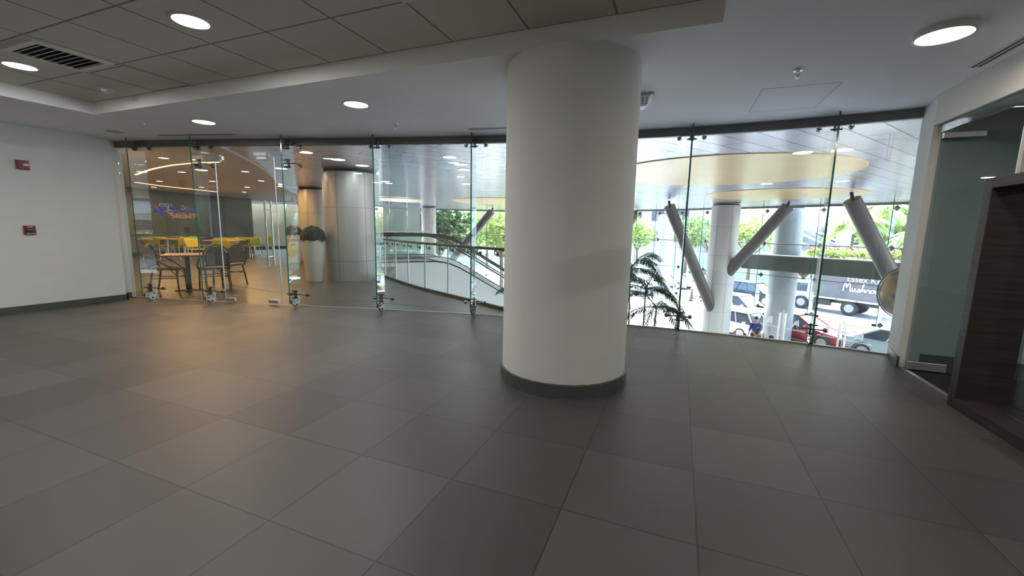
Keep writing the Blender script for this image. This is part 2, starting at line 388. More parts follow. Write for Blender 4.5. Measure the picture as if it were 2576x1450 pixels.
# left wall with its step, back wall, right bulkhead and jamb
b = MB(); b.prism([(-8.72, YB), (-8.72, 4.08), (-8.93, 4.08), (-8.93, YB)], 0, HC); b.prism([(-8.9, 4.08), (-8.9, FY(-8.9) + .05), (-9.1, FY(-8.9) + .05), (-9.1, 4.08)], 0, HC)
struct(b.obj('wall_left', 'plaster'))
b = MB(); b.prism([(-8.72, YB), (-8.705, YB), (-8.705, 4.095), (-8.72, 4.095)], 0, .095); b.prism([(-8.9, 4.095), (-8.705, 4.095), (-8.705, 4.08), (-8.9, 4.08)], 0, .095)
b.prism([(-8.9, 4.095), (-8.885, 4.095), (-8.885, FY(-8.9) - .02), (-8.9, FY(-8.9) - .02)], 0, .095)
struct(b.obj('baseboard_left', 'skirting'))
b = MB(); b.prism([(-8.93, YB), (6, YB), (6, YB - .2), (-8.93, YB - .2)], 0, HC + .2); struct(b.obj('wall_back', 'plaster'))
JY = 5.30
b = MB(); b.prism([(2.17, JY), (2.28, FY(2.28) + .02), (2.62, FY(2.28) + .02), (2.62, JY)], 0, HC)
b.prism([(2.17, YB), (2.17, JY), (2.42, JY), (2.42, YB)], 2.372, HC); struct(b.obj('wall_right', 'plaster'))
b = MB(); b.prism([(2.155, JY - .015), (2.265, FY(2.28) - .04), (2.29, FY(2.28) - .04), (2.18, JY - .015)], 0, .11); struct(b.obj('baseboard_right', 'skirting'))
# round column
r = frame('column', (COLX, COLY, 0)); r['label'] = 'white round column with a dark tile skirting in the middle of the lobby'
b = MB(); b.lathe([(COLR, 0), (COLR, HC + .0)], (COLX, COLY, 0), 72); b.obj('shaft', 'plaster', r, smooth=30)
b = MB(); b.lathe([(COLR + .001, .112), (COLR + .004, .108), (COLR + .02, .107), (COLR + .02, 0)], (COLX, COLY, 0), 30); b.obj('skirting', 'skirting', r, smooth=8)

# ------------------------------------------------------------------ glass front: header channel, panes, fins, door
b = MB(); n = len(curve)
for i in range(n - 1): b.slab(curve[i], curve[i + 1], .07, HC - .10, HC + .02)
struct(b.obj('trim_1', 'header'))
b = MB()
for i in range(n - 1):
    if not (-7.1 < curve[i][0] < -6.1): b.slab(curve[i], curve[i + 1], .03, 0, .012)
struct(b.obj('trim_2', 'steel_sat'))
FINS = [(-8.339, 'glass fin beside the left wall corner'), (-7.198, 'glass fin left of the glass door'), (-5.713, 'glass fin right of the glass door'),
        (-4.301, 'glass fin in front of the grey clad atrium column'), (-2.846, 'glass fin in front of the escalator cladding'),
        (-1.39, 'glass fin hidden behind the white round column'), (0.062, 'glass fin right of the round column by the palm'), (1.554, 'rightmost glass fin in front of the truck')]
def pane(name, xa, xb, z0, z1, parent=None):
    b = MB(); b.slab((xa, FY(xa)), (xb, FY(xb)), .012, z0, z1)
    return b.obj(name, 'glass', parent)
edges = [XE0] + [f[0] for f in FINS] + [XE1]; wn_ = 0
HD = 2.385; DX0, DX1 = -7.047, -6.035
for i in range(len(edges) - 1):
    xa, xb = edges[i] + .004, edges[i + 1] - .004
    if abs(edges[i] + 7.198) < .01:
        for (p, q, z0, z1) in ((xa, DX0 - .006, .012, HD), (DX1 + .006, xb, .012, HD), (xa, xb, HD + .008, HC - .08)):
            wn_ += 1; struct(pane('window_%d' % wn_, p, q, z0, z1))
        continue
    wn_ += 1; struct(pane('window_%d' % wn_, xa, xb, .012, HC - .08))
def spider(b, o, t, nn, z, arm=.135, sides=(1, 1)):
    """clamp on a fin: rod across the fin, arms bent to the pane, round knobs, two through bolts"""
    q = o + nn * .125; q.z = z
    b.tube([q - t * (arm if sides[0] else .06), q + t * (arm if sides[1] else .06)], .0085, 8)
    for sgn, on in ((-1, sides[0]), (1, sides[1])):
        if not on: continue
        e = q + t * sgn * arm; g = o + nn * .012 + t * sgn * (arm + .012); g.z = z - .018
        b.tube([e - t * sgn * .02, e, g + nn * .045], .010, 8)
        b.tube([g + nn * .05, g + nn * .02], [.018, .027], 12); b.tube([g + nn * .02, g], .028, 14)
    for dz in (.052, -.052):
        c = q + nn * .01; c.z = z + dz; b.tube([c - t * .055, c + t * .055], .0095, 8)
    for sgn in (-1, 1):
        p = q + t * sgn * .016
        b.tube([p + Vector((0, 0, .07)), p - Vector((0, 0, .07))], .012, 6)
FD = .265
for idx, (x, lab) in enumerate(FINS):
    t, nn = FN(x); o = Vector((x, FY(x), 0)) + nn * .008
    th = thing('glass_fin', 'tall clear ' + lab, 'glass fin', tuple(o), 0, 'glass fins along the curved front')
    h = .0095; b = MB()
    P = lambda u, d, z: tuple(o + t * u + nn * d + Vector((0, 0, z)))
    z0, z1 = .085, HC - .004
    b.add([P(-h, 0, z0), P(h, 0, z0), P(h, FD, z0), P(-h, FD, z0), P(-h, 0, z1), P(h, 0, z1), P(h, FD, z1), P(-h, FD, z1)],
          [(1, 2, 6, 5), (3, 0, 4, 7), (0, 1, 5, 4)])
    b.mi = 1; b.add([P(-h, 0, z0), P(h, 0, z0), P(h, FD, z0), P(-h, FD, z0), P(-h, 0, z1), P(h, 0, z1), P(h, FD, z1), P(-h, FD, z1)],
          [(2, 3, 7, 6), (0, 3, 2, 1)])
    b.obj('fin_pane', ['glass_fin', 'glass_edge'], th)
    for z in ([HC - .115, .215] + ([2.26] if idx in (1, 2) else [])):
        b = MB(); spider(b, o, t, nn, z, sides=(0, 1) if idx == 2 and z > 2.2 and z < 2.3 else (1, 1)); b.obj('spider_clamp', 'clamp', th, smooth=40)
    prof = [(.045, .165), (.235, .13), (.235, .075), (.19, .06), (.125, .004), (.095, .004), (.045, .075)]
    b = MB()
    for sgn in (-1, 1):
        for k in (0,):
            a = [P(sgn * .012, d, z) for d, z in prof]; c = [P(sgn * .020, d, z) for d, z in prof]; m_ = len(prof)
            b.add(a + c, [tuple(range(m_)), tuple(range(m_, 2 * m_))[::-1]] + [(i, m_ + i, m_ + (i + 1) % m_, (i + 1) % m_) for i in range(m_)])
    br = b.obj('foot_bracket', 'steel_sat', th)
    for (d1, zz1, d2, zz2) in ((.075, .125, .11, .118), (.175, .108, .21, .1)):
        b = MB(); b.tube([P(-.0215, d1, zz1), P(-.0215, d2, zz2), P(.0215, d2, zz2), P(.0215, d1, zz1)], .007, 6); b.obj('slot_bolt', 'black', br, smooth=40)
    b = MB(); b.tube([P(-.026, .12, .045), P(.026, .12, .045)], .014, 10); b.obj('bolt', 'black', br, smooth=40)
# glass door leaf
dr = frame('door_1', (DX0, FY(DX0), 0)); dr['label'] = 'frameless glass door with tall steel pull bars'
b = MB(); b.slab((DX0, FY(DX0)), (DX1, FY(DX1)), .012, .012, HD); b.obj('leaf', 'glass', dr)
a_ = Vector((DX0, FY(DX0), 0)); c_ = Vector((DX1, FY(DX1), 0)); dt = (c_ - a_).normalized(); dn = Vector((dt.y, -dt.x, 0))
b = MB()
for p in (a_, c_): b.slab(p - dt * .004, p + dt * .004, .016, .012, HD)
b.obj('edge_strip', 'steel_sat', dr)
def doorplate(b, u, z, w_, h_, d=.022):
    p = a_ + dt * u + Vector((0, 0, z)); X = wallframe(p, dt); b.box((0, 0, 0), (w_, h_, d * 2), X=X)
b = MB(); doorplate(b, .0, HD - .02, .21, .10); doorplate(b, .13, HD - .02, .03, .06, .026); b.obj('patch_fitting', 'steel_sat', dr, bevel=.003)
b = MB(); doorplate(b, .10, .055, .165, .055); b.obj('patch_fitting', 'steel_sat', dr, bevel=.003)
L_ = (c_ - a_).length
b = MB(); doorplate(b, L_ - .15, .055, .165, .055); b.obj('patch_fitting', 'steel_sat', dr, bevel=.003)
b = MB(); doorplate(b, L_ - .2, HD + .035, .22, .055, .05); doorplate(b, L_ - .2, HD - .022, .17, .045, .03); b.obj('magnetic_lock', 'white', dr, bevel=.003)
for side, sg in (('front', 1), ('back', -1)):
    b = MB(); u = L_ - .155; q = a_ + dt * u + dn * sg * .07
    b.tube([q + Vector((0, 0, .665)), q + Vector((0, 0, 1.70))], .0165, 14)
    for z in (.80, 1.56): b.tube([q + Vector((0, 0, z)), q - dn * sg * .065 + Vector((0, 0, z))], .009, 8)
    b.obj('pull_bar', 'steel', dr, smooth=40)

# ------------------------------------------------------------------ ceiling fittings
def downlight(label, x, y, z, r, m, power, col, drop=0.0, group='round ceiling downlights'):
    t = thing('downlight', label, 'ceiling light', (x, y, z), 0, group)
    b = MB(); b.lathe([(r + .012, 0), (r + .014, -.006 - drop), (r, -.010 - drop), (r - .004, -.006 - drop)], (x, y, z), 40); b.obj('trim_ring', 'white', t, smooth=40)
    b = MB(); b.disc((x, y, z - .006 - drop), r - .003, 40); b.obj('diffuser', m, t)
    if power:
        ld = bpy.data.lights.new('downlight_lamp', 'AREA'); ld.shape = 'DISK'; ld.size = 2 * r * .96; ld.energy = power; ld.color = col
        lo = bpy.data.objects.new('downlight_lamp', ld); C.objects.link(lo); lo.parent = t; lo.location = (0, 0, -.012 - drop)
    return t
PW = 8.5
cool = (1, .99, .95)
downlight('white round downlight in the tiled recess, next to the square air grille', -6.03, 2.196, ZR, .115, 'lamp_white', PW, cool)
downlight('white round downlight in the tiled recess, highest lit disc left of centre', -3.448, 2.18, ZR, .115, 'lamp_white', PW, cool)
downlight('white round downlight in the flat ceiling above the glass door', -5.94, 3.813, HC, .127, 'lamp_white', PW, cool)
downlight('white round downlight in the flat ceiling left of the round column', -3.397, 3.813, HC, .127, 'lamp_white', PW, cool)
downlight('large warm surface mounted disc light at the right end of the ceiling', 1.51, 3.735, HC, .142, 'lamp_warm', PW * .8, (1, .85, .7), drop=.022)
for (x, y) in ((-6.03, -.4), (-3.45, -.4), (-.9, -.4), (-6.03, -2.8), (-.9, -2.8)):
    downlight('added white round light, unseen, in the tiled recess behind the viewer', x, y, ZR, .115, 'lamp_white', PW, cool, group='added lights behind the viewer')  # unseen lamps added to help light the lobby
downlight('added warm disc light, unseen, on the right ceiling behind the viewer', 1.3, -1.0, HC, .142, 'lamp_warm', PW * .8, (1, .85, .7), drop=.022)  # one more unseen lamp, added for the room's light

t = thing('air_grille', 'square white air grille with dark louvres in the tiled recess', 'air vent', (-5.33, 2.2, ZR))
b = MB(); gx0, gx1, gy0, gy1 = -5.60, -5.06, 1.93, 2.475
for (p, q, r_, s_) in ((gx0, gx1, gy0, gy0 + .05), (gx0, gx1, gy1 - .05, gy1), (gx0, gx0 + .05, gy0 + .05, gy1 - .05), (gx1 - .05, gx1, gy0 + .05, gy1 - .05)):
    b.box(((p + q) / 2, (r_ + s_) / 2, ZR - .008), (q - p, s_ - r_, .016))
b.obj('frame', 'white', t)
b = MB(); b.box(((gx0 + gx1) / 2, (gy0 + gy1) / 2, ZR - .001), (gx1 - gx0 - .02, gy1 - gy0 - .02, .002)); b.obj('backing', 'black', t)
for k in range(9):
    yy = gy0 + .075 + k * .05; b = MB(); X = Matrix.Translation(((gx0 + gx1) / 2, yy, ZR - .014)) @ Matrix.Rotation(math.radians(32), 4, 'X')
    b.box((0, 0, 0), (gx1 - gx0 - .09, .026, .003), X=X); b.obj('louvre', 'white', t)
t = thing('return_grille', 'dark square return grille at the top edge of the tiled ceiling', 'air vent', (-1.5, 2.2, ZR))
b = MB(); b.box((-1.50, 2.19, ZR - .006), (.6, .6, .012)); b.obj('frame', 'white', t)
b = MB(); b.box((-1.50, 2.19, ZR - .0145), (.5, .5, .005)); b.obj('core', 'header', t)
t = thing('smoke_detector', 'white round smoke detector near the corner of the tiled recess', 'smoke detector', (-6.06, 2.87, ZR))
b = MB(); b.lathe([(0.0, 0), (.07, 0), (.072, -.014), (.05, -.02), (.046, -.042), (.03, -.052), (0, -.052)], (-6.06, 2.87, ZR), 28); b.obj('body', 'white', t, smooth=40)
b = MB(); b.lathe([(.047, -.024), (.047, -.034)], (-6.06, 2.87, ZR), 24); b.obj('vent_slot', 'black', t)
def hatch(label, x0, x1, y0, y1, z, gap=.004):
    t = thing('access_panel', label, 'access panel', ((x0 + x1) / 2, (y0 + y1) / 2, z), 0)
    b = MB()
    for (p, q, r_, s_) in ((x0, x1, y0, y0 + gap), (x0, x1, y1 - gap, y1), (x0, x0 + gap, y0 + gap, y1 - gap), (x1 - gap, x1, y0 + gap, y1 - gap)): b.box(((p + q) / 2, (r_ + s_) / 2, z - .0006), (q - p, s_ - r_, .0012))
    b.obj('shadow_gap', 'header', t)
    b = MB(); b.box(((x0 + x1) / 2, (y0 + y1) / 2, z - .0004), (x1 - x0 - 2 * gap, y1 - y0 - 2 * gap, .0008)); b.obj('panel', 'ceil_tile' if z > 2.7 else 'ceil', t)
hatch('flush square access panel in the white ceiling near the right glass wall', .62, 1.233, 4.63, 5.445, HC, .005)
hatch('tilted access tile in the recess corner beside the smoke detector', -5.61, -5.03, 2.53, 3.11, ZR, .012)
def sprinkler(label, x, y, z, group='ceiling sprinklers'):
    t = thing('sprinkler', label, 'sprinkler', (x, y, z), 0, group)
    b = MB(); b.lathe([(0, 0), (.036, 0), (.033, -.008), (.012, -.012), (.012, -.02), (0, -.02)], (x, y, z), 18); b.obj('escutcheon', 'steel_sat', t, smooth=40)
    b = MB(); b.tube([(x - .012, y, z - .016), (x - .014, y, z - .04), (x, y, z - .055)], .003, 6); b.tube([(x + .012, y, z - .016), (x + .014, y, z - .04), (x, y, z - .055)], .003, 6)
    b.tube([(x, y, z - .02), (x, y, z - .062)], .004, 6); b.obj('frame_arms', 'steel', t)
    b = MB(); b.lathe([(0, -.06), (.016, -.06), (.016, -.063), (0, -.063)], (x, y, z), 14); b.obj('deflector', 'steel', t)
sprinkler('small steel sprinkler head beside the square access panel', .805, 4.20, HC)
sprinkler('small steel sprinkler head left of the round column', -3.523, 4.67, HC)
sprinkler('small steel sprinkler head near the left wall', -6.906, 3.62, HC)
def slotdiff(label, a, c, wd, group='slot diffusers'):
    a = Vector((*a, HC)); c = Vector((*c, HC)); d = (c - a).normalized(); nn = Vector((-d.y, d.x, 0))
    t = thing('slot_diffuser', label, 'air vent', tuple((a + c) / 2), 0, group)
    b = MB(); b.slab(a, c, wd, HC - .004, HC); b.obj('frame', 'white', t)
    for s_ in (-1, 1):
        b = MB(); b.slab(a + d * .02 + nn * s_ * wd * .22, c - d * .02 + nn * s_ * wd * .22, wd * .26, HC - .0055, HC - .0042); b.obj('slot', 'black', t)
slotdiff('dark linear slot diffuser in the ceiling above the left glass', (-7.55, 4.15), (-6.27, 4.47), .07)
slotdiff('pale linear slot diffuser touching the left side of the round column', (-2.75, 5.21), (-1.6, 5.42), .085)
slotdiff('black double slot diffuser at the top right corner of the ceiling', (2.06, 4.57), (2.06, 1.8), .085)
t = thing('ceiling_cover', 'pale round ceiling cover near the left wall corner', 'cover plate', (-7.93, 3.8, HC)); b = MB()
b.lathe([(0, -.006), (.1, -.006), (.105, 0)], (-7.93, 3.8, HC), 32); b.obj('plate', 'grey', t)
# emergency light with grille, seen past the column
ex, ey = -.52, 4.50
t = thing('emergency_light', 'white emergency light with a grille partly hidden by the round column', 'emergency light', (ex, ey, HC))
b = MB(); b.box((ex, ey, HC - .012), (.40, .24, .024)); b.obj('base', 'grey', t)
b = MB(); b.add([(ex - .17, ey - .1, HC - .024), (ex + .17, ey - .1, HC - .024), (ex + .17, ey + .1, HC - .024), (ex - .17, ey + .1, HC - .024),
                 (ex - .15, ey - .06, HC - .11), (ex + .13, ey - .06, HC - .11), (ex + .10, ey + .08, HC - .11), (ex - .15, ey + .08, HC - .11)],
                [(0, 1, 5, 4), (1, 2, 6, 5), (2, 3, 7, 6), (3, 0, 4, 7), (4, 5, 6, 7)]); b.obj('housing', 'white', t)
for k in range(8):
    b = MB(); xx = ex - .13 + k * .038
    for j in range(3): b.box((xx, ey - .092 + j * .011, HC - .045 - j * .022), (.018, .004, .011))
    b.obj('louvre', 'header', t)

# ------------------------------------------------------------------ left wall alarms
WX = -8.72
t = thing('fire_strobe', 'red fire alarm strobe with a clear flash lens high on the left wall', 'fire alarm', (WX, 3.055, 2.094))
b = MB(); b.box((WX + .022, 3.055, 2.094), (.044, .125, .125)); b.obj('housing', 'red', t, bevel=.008)
b = MB(); b.box((WX + .052, 3.075, 2.094), (.03, .055, .04)); b.obj('flash_lens', 'clear_lens', t, bevel=.006)
for k in range(5):
    b = MB(); b.box((WX + .0445, 3.018, 2.064 + k * .014), (.003, .026, .006)); b.obj('sounder_slot', 'black', t)
t = thing('pull_station', 'red manual fire pull station lettered FIRE on the left wall', 'fire alarm', (WX, 3.035, 1.18))
b = MB(); b.box((WX + .018, 3.035, 1.178), (.036, .118, .128)); b.obj('housing', 'red', t, bevel=.006)
b = MB(); b.box((WX + .040, 3.035, 1.175), (.018, .086, .05)); b.obj('pull_handle', 'black', t, bevel=.003)
b = MB(); b.box((WX + .043, 3.035, 1.186), (.02, .08, .006)); b.obj('pull_bar', 'grey', t)
b = MB(); b.box((WX + .040, 3.035, 1.128), (.01, .09, .012)); b.obj('key_strip', 'grey', t)
text('lettering', 'FIRE', .030, wallframe((WX + .0385, 3.035, 1.224), (0, 1)), 'white', t, .0008)

# ------------------------------------------------------------------ shop on the right
b = MB(); b.prism([(2.2, YB), (6, YB), (6, JY), (2.2, JY)], -.35, -.001); struct(b.obj('floor', 'carpet'))
b = MB(); b.prism([(2.19, 4.25), (2.225, 4.25), (2.225, JY), (2.19, JY)], -.1, .004); struct(b.obj('trim_3', 'steel_sat'))
b = MB(); b.prism([(2.42, YB), (6, YB), (6, JY), (2.42, JY)], 2.50, HC + .1); struct(b.obj('ceiling', 'ceil'))
b = MB(); b.prism([(2.235, JY - .01), (6.1, JY - .01), (6.1, JY + .12), (2.63, JY + .12), (2.63, JY - .002), (2.235, JY - .002)], 0, 2.49); struct(b.obj('wall_shop', 'shop_paint'))
b = MB(); b.prism([(6, YB), (6.1, YB), (6.1, JY), (6, JY)], 0, 2.6); struct(b.obj('wall_shop', 'shop_paint'))
b = MB(); b.prism([(2.34, JY - .0105), (6, JY - .0105), (6, JY - .025), (2.34, JY - .025)], 0, .16); struct(b.obj('baseboard_shop', 'skirting'))
d2 = frame('door_2', (2.215, JY, 0)); d2['label'] = 'glass shop door standing open, with steel corner fittings'
b = MB(); b.slab((2.215, JY - .085), (3.13, JY - .10), .010, .012, 2.285); b.obj('leaf', 'glass', d2)
b = MB(); b.box((2.36, JY - .087, 2.262), (.30, .03, .05)); b.obj('patch_fitting', 'steel_sat', d2, bevel=.003)
b = MB(); b.box((2.36, JY - .087, .052), (.30, .03, .08)); b.obj('patch_fitting', 'steel_sat', d2, bevel=.003)
b = MB(); b.slab((2.207, 4.26), (2.207, JY), .010, 2.295, 2.372); struct(b.obj('window_30', 'glass'))
b = MB(); b.slab((2.26, YB + .1), (2.26, 4.25), .010, .085, 2.372); struct(b.obj('window_31', 'glass'))
b = MB(); b.box((2.255, 4.253, 2.03), (.02, .008, .66)); struct(b.obj('trim_4', 'white'))
for (x, y) in ((5.3, 2.2), (5.3, -.8)): downlight('added white light inside the shop, out of sight behind the bulkhead', x, y, 2.5, .1, 'lamp_white', 24, cool, group='added shop lights')  # lamps added out of view to brighten the shop wall
fr = thing('shop_window_surround', 'dark wenge wood surround framing the shop window at the right edge', 'window surround', (2.17, 4.2, 0))
b = MB(); b.prism([(2.09, 4.165), (2.09, 4.255), (2.40, 4.255), (2.40, 4.165)], 0, 1.765); b.obj('jamb', 'wenge', fr, bevel=.003)
b = MB(); b.prism([(2.09, YB + .1), (2.09, 4.165), (2.40, 4.165), (2.40, YB + .1)], 0, .082); b.obj('sill', 'wenge', fr, bevel=.003)
b = MB(); b.prism([(2.09, YB + .1), (2.09, 4.165), (2.40, 4.165), (2.40, YB + .1)], 1.69, 1.765); b.obj('head_rail', 'wenge', fr, bevel=.003)
b = MB(); b.prism([(2.235, YB + .1), (2.235, 4.165), (2.24, 4.165), (2.24, YB + .1)], .082, .0835); b.obj('sill_groove', 'black', fr)

# ================================================================== beyond the glass
GZ = -4.2                       # street level, one storey down
V2 = lambda p: Vector((p[0], p[1], 0))
CW = [(12.2, 16.6), (9.7, 18.4), (7.478, 19.918), (5.587, 21.3), (3.753, 22.6), (2.5, 23.45), (1.311, 24.2), (.086, 24.95), (-1.108, 25.65), (-2.252, 26.25),
      (-4.6, 27.1), (-7.2, 27.8), (-10.0, 28.0), (-13.0, 27.6), (-16.0, 26.2), (-19.0, 24.0), (-22.0, 21.0)]
OUTN = Vector((.60, .80, 0)); ALNG = Vector((.80, -.60, 0)); SO = Vector((3.753, 22.695, 0))
def st(a, n_, z=GZ): q = SO + ALNG * a + OUTN * n_; q.z = z; return q
# upper floor of the atrium, with the void for the escalators
RAIL = [(-1.75, 5.885), (-2.6, 6.2), (-3.45, 6.66), (-4.3, 7.10), (-5.05, 7.48), (-5.85, 7.98), (-6.75, 8.62), (-7.10, 8.86)]
b = MB(); b.prism([(x, FY(x)) for x in fx if x < -1.7] + [(-1.75, FY(-1.75))] + RAIL + [(-8.75, 11.5), (-10.6, 14.6), (-13, 19), (-23, 19.5), (-23, 3.4), (-9.1, 3.9)], -.4, -.0005)
struct(b.obj('floor', 'atrium_floor'))
b = MB(); b.prism([(x, FY(x)) for x in fx if x >= -1.75] + [(2.62, 5.9), (2.62, 5.7), (2.3, 5.6)] + [(x, FY(x) - .3) for x in fx[::-1] if x >= -1.75], -.5, -.001); struct(b.obj('trim_5', 'stone'))
band = [at(px, py) for px, py in ((330, 690), (417, 696), (560, 715), (680, 733), (800, 747), (940, 760), (1100, 775))]
b = MB()
for i in range(len(band) - 1): b.slab(band[i], band[i + 1], .10, -.0004, .0008)
struct(b.obj('trim_6', 'skirting'))
b = MB(); b.prism([(-30, 2), (18, 2), (18, 12)] + [tuple(V2(c) + OUTN * 1.0)[:2] for c in CW] + [(-30, 14)], GZ - .2, GZ); struct(b.obj('floor', 'paving'))
# soffit
SOF = [(x, FY(x) + .036) for x in fx] + [(2.62, FY(2.28) + .036), (2.62, 5.3), (6.2, 5.3), (18, 5.3), (18, 14.5)] + [(c[0] + .75, c[1] + 1.0) for c in CW] + [(-26, 20), (-26, 3.0), (-9.15, 3.0)]
b = MB(); b.prism(SOF, 2.652, 3.3); struct(b.obj('ceiling', 'soffit'))
b = MB()
for i in range(len(CW) - 1): b.slab((CW[i][0] + .75, CW[i][1] + 1.0), (CW[i + 1][0] + .75, CW[i + 1][1] + 1.0), .12, 2.56, 3.3)
struct(b.obj('trim_7', 'header'))
def cafe_edge(): return [(-7.25, 4.80), (-8.0, 5.75), (-9.0, 6.93), (-10.8, 8.7), (-13.0, 10.7), (-15.9, 14.0), (-18.4, 17.5)]
b = MB(); b.prism([(-8.95, 4.25), (-7.9, 4.49)] + cafe_edge() + [(-22.5, 18), (-22.5, 3.4), (-9.1, 3.6)], 2.615, 2.651); struct(b.obj('ceiling', 'cafe_ceil'))
for k, (x, y, r_, lab) in enumerate(((.8, 10.6, 2.5, 'largest pale gold disc on the metal soffit just beyond the right glass'), (3.1, 16.8, 2.35, 'second pale gold disc on the soffit, above the V shaped struts'),
                          (-13.4, 17.4, 1.5, 'pale gold disc on the soffit above the blue glass panels'), (-8.2, 19.2, 2.5, 'pale gold disc on the soffit left of the round column'), (-5.2, 24.0, 2.0, 'far thin pale gold disc on the soffit near the street glass'))):
    b = MB(); b.lathe([(0, -.006), (r_ - .01, -.006), (r_, 0), (r_, .0105)], (x, y, 2.6405), 72); tag(b.obj('soffit_disc', 'gold', smooth=20), lab, 'ceiling disc', 'gold discs on the soffit')
for k, (px, py) in enumerate(((850, 402), (911, 417), (706, 424), (1160, 414), (1167, 427), (1173, 463), (968, 457))):
    p = at(px, py, 2.645)
    lab = ('downlight in the soffit above the grey clad atrium column, larger of the two', 'downlight in the soffit above the grey clad atrium column, smaller of the two', 'downlight in the soffit behind the glass fin right of the door',
           'nearest of three soffit downlights in a row left of the round column', 'middle of three soffit downlights in a row left of the round column',
           'farthest of three soffit downlights in a row left of the round column', 'downlight in the soffit beside the fin before the grey column')[k]
    downlight('white ' + lab, p.x, p.y, 2.652, .14, 'lamp_white', 5, cool, group='soffit downlights')
for k, (px, py) in enumerate(((411, 399), (457, 434), (401, 457), (387, 472), (534, 457), (507, 472), (617, 433), (622, 472), (614, 484), (657, 456), (704, 470), (496, 404))):
    p = at(px, py, 2.60)
    lab = ('nearest cafe spotlight left of the first fin', 'cafe spotlight just under the upper cove strip', 'cafe spotlight above the lower cove strip at left', 'cafe spotlight below the cove strip at far left', 'cafe spotlight right of the second fin',
           'cafe spotlight at the end of the lower cove strip', 'nearest cafe spotlight seen through the door', 'second cafe spotlight seen through the door', 'farthest cafe spotlight seen through the door', 'cafe spotlight near the diagonal ceiling edge',
           'last cafe spotlight at the tip of the ceiling edge', 'cafe spotlight behind the second fin')[k]
    downlight('warm ' + lab, p.x, p.y, 2.615, .085, 'lamp_cafe', 16, (1, .52, .20), group='cafe spotlights')
def strip(label, pts, wd=.05):
    P_ = [at(px, py, 2.611) for px, py in pts]; Q = []
    for i in range(len(P_) - 1):
        for k in range(6): Q.append(P_[i].lerp(P_[i + 1], k / 6))
    Q.append(P_[-1])
    for _ in range(3): Q = [Q[0]] + [(Q[i - 1] + Q[i] * 2 + Q[i + 1]) / 4 for i in range(1, len(Q) - 1)] + [Q[-1]]
    b = MB()
    for i in range(len(Q) - 1): b.slab(Q[i], Q[i + 1], wd, 2.606, 2.616)
    tag(b.obj('cove_light', 'cove'), label, 'light strip', 'curved cove lights in the cafe')
strip('upper curved amber cove light in the cafe ceiling', [(341, 440), (380, 426), (430, 416), (480, 411), (550, 408)])
strip('lower curved amber cove light in the cafe ceiling', [(342, 459), (390, 466), (450, 473), (500, 478), (545, 483)], .08)
# dark back wall of the cafe and its blind left wall
WL = [(-18.2, 6.0), (-19.6, 9.6), (-20.8, 13.2), (-20.8, 15.4), (-20.2, 18.2)]
b = MB()
for i in range(3): b.slab(WL[i], WL[i + 1], .06, 0, 2.62)
struct(b.obj('wall_cafe', 'darkwall'))
b = MB(); b.slab(WL[3], WL[4], .03, 0, 2.62); struct(b.obj('window_40', glass('smoked_glass', tint=(.35, .37, .37), ior=1.5)))
b = MB()
for i in range(4): b.slab(WL[i], WL[i + 1], .12, 0, .14)
struct(b.obj('baseboard_cafe', M['wenge']))
b = MB(); b.slab((-9.2, 3.95), (-18.2, 6.0), .1, 0, 2.62); struct(b.obj('wall_cafe', 'plaster'))
# sign on the dark wall, seen from behind so it reads mirrored
pa, pb = Vector((-19.6, 9.6, 0)), Vector((-20.8, 13.2, 0)); wd_ = (pb - pa).normalized(); wn2 = Vector((wd_.y, -wd_.x, 0))
def onwall(px, py):
    d = ray(px, py); nn = Vector((wd_.y, -wd_.x, 0)); k = (pa + wn2 * .05 - EYE).dot(nn) / d.dot(nn); return EYE + d * k
sg = thing('neon_sign', 'mirrored neon coffee sign in blue, purple and orange on the dark cafe wall', 'neon sign', tuple(onwall(440, 530)))
p = onwall(416, 517); text('blue_letters', 'COSTA', .20, wallframe(p, wd_), 'paleblue', sg, .006, mirror=True)
def neon(name, m, strokes, r_=.022):
    for s_ in strokes:
        pts = [onwall(380 + x / 21.47, 500 + y / 21.47) for x, y in s_]; b = MB(); b.tube(pts, r_, 6); b.obj(name, m, sg, smooth=60)
neon('purple_script', 'purple', [[(100, 430), (230, 560), (360, 640), (400, 700), (300, 740), (150, 650)], [(430, 420), (520, 400), (600, 600), (740, 860), (680, 900), (590, 760), (640, 640), (780, 690)], [(300, 560), (420, 660), (560, 720)],
     [(1150, 560), (1180, 490), (1290, 500), (1300, 600), (1250, 690), (1180, 640)], [(1170, 760), (1320, 830)], [(1330, 640), (1400, 700), (1480, 650), (1540, 720), (1620, 650), (1700, 790), (1760, 660), (1850, 720), (1930, 650), (2040, 720), (2120, 620), (2240, 560), (2290, 620), (2200, 660)], [(480, 480), (560, 590)]])
neon('cup_outline', 'paleblue', [[(810, 640), (880, 760), (1000, 810), (1100, 800), (1170, 720), (1150, 640), (980, 650), (820, 640)], [(1600, 520), (1680, 580), (1780, 580), (1840, 500)]], .016)
neon('steam', 'orange', [[(960, 490), (860, 520), (960, 600), (940, 630)], [(1020, 590), (1040, 640)], [(1720, 370), (1690, 420), (1760, 460)]], .02)
text('orange_letters', 'NEMT UTITED IE', .20, wallframe(onwall(464, 541), wd_), 'orange', sg, .004, mirror=True)
text('orange_letters', 'CAMXIOHNC', .20, wallframe(onwall(461, 546.5), wd_), 'orange', sg, .004, mirror=True)

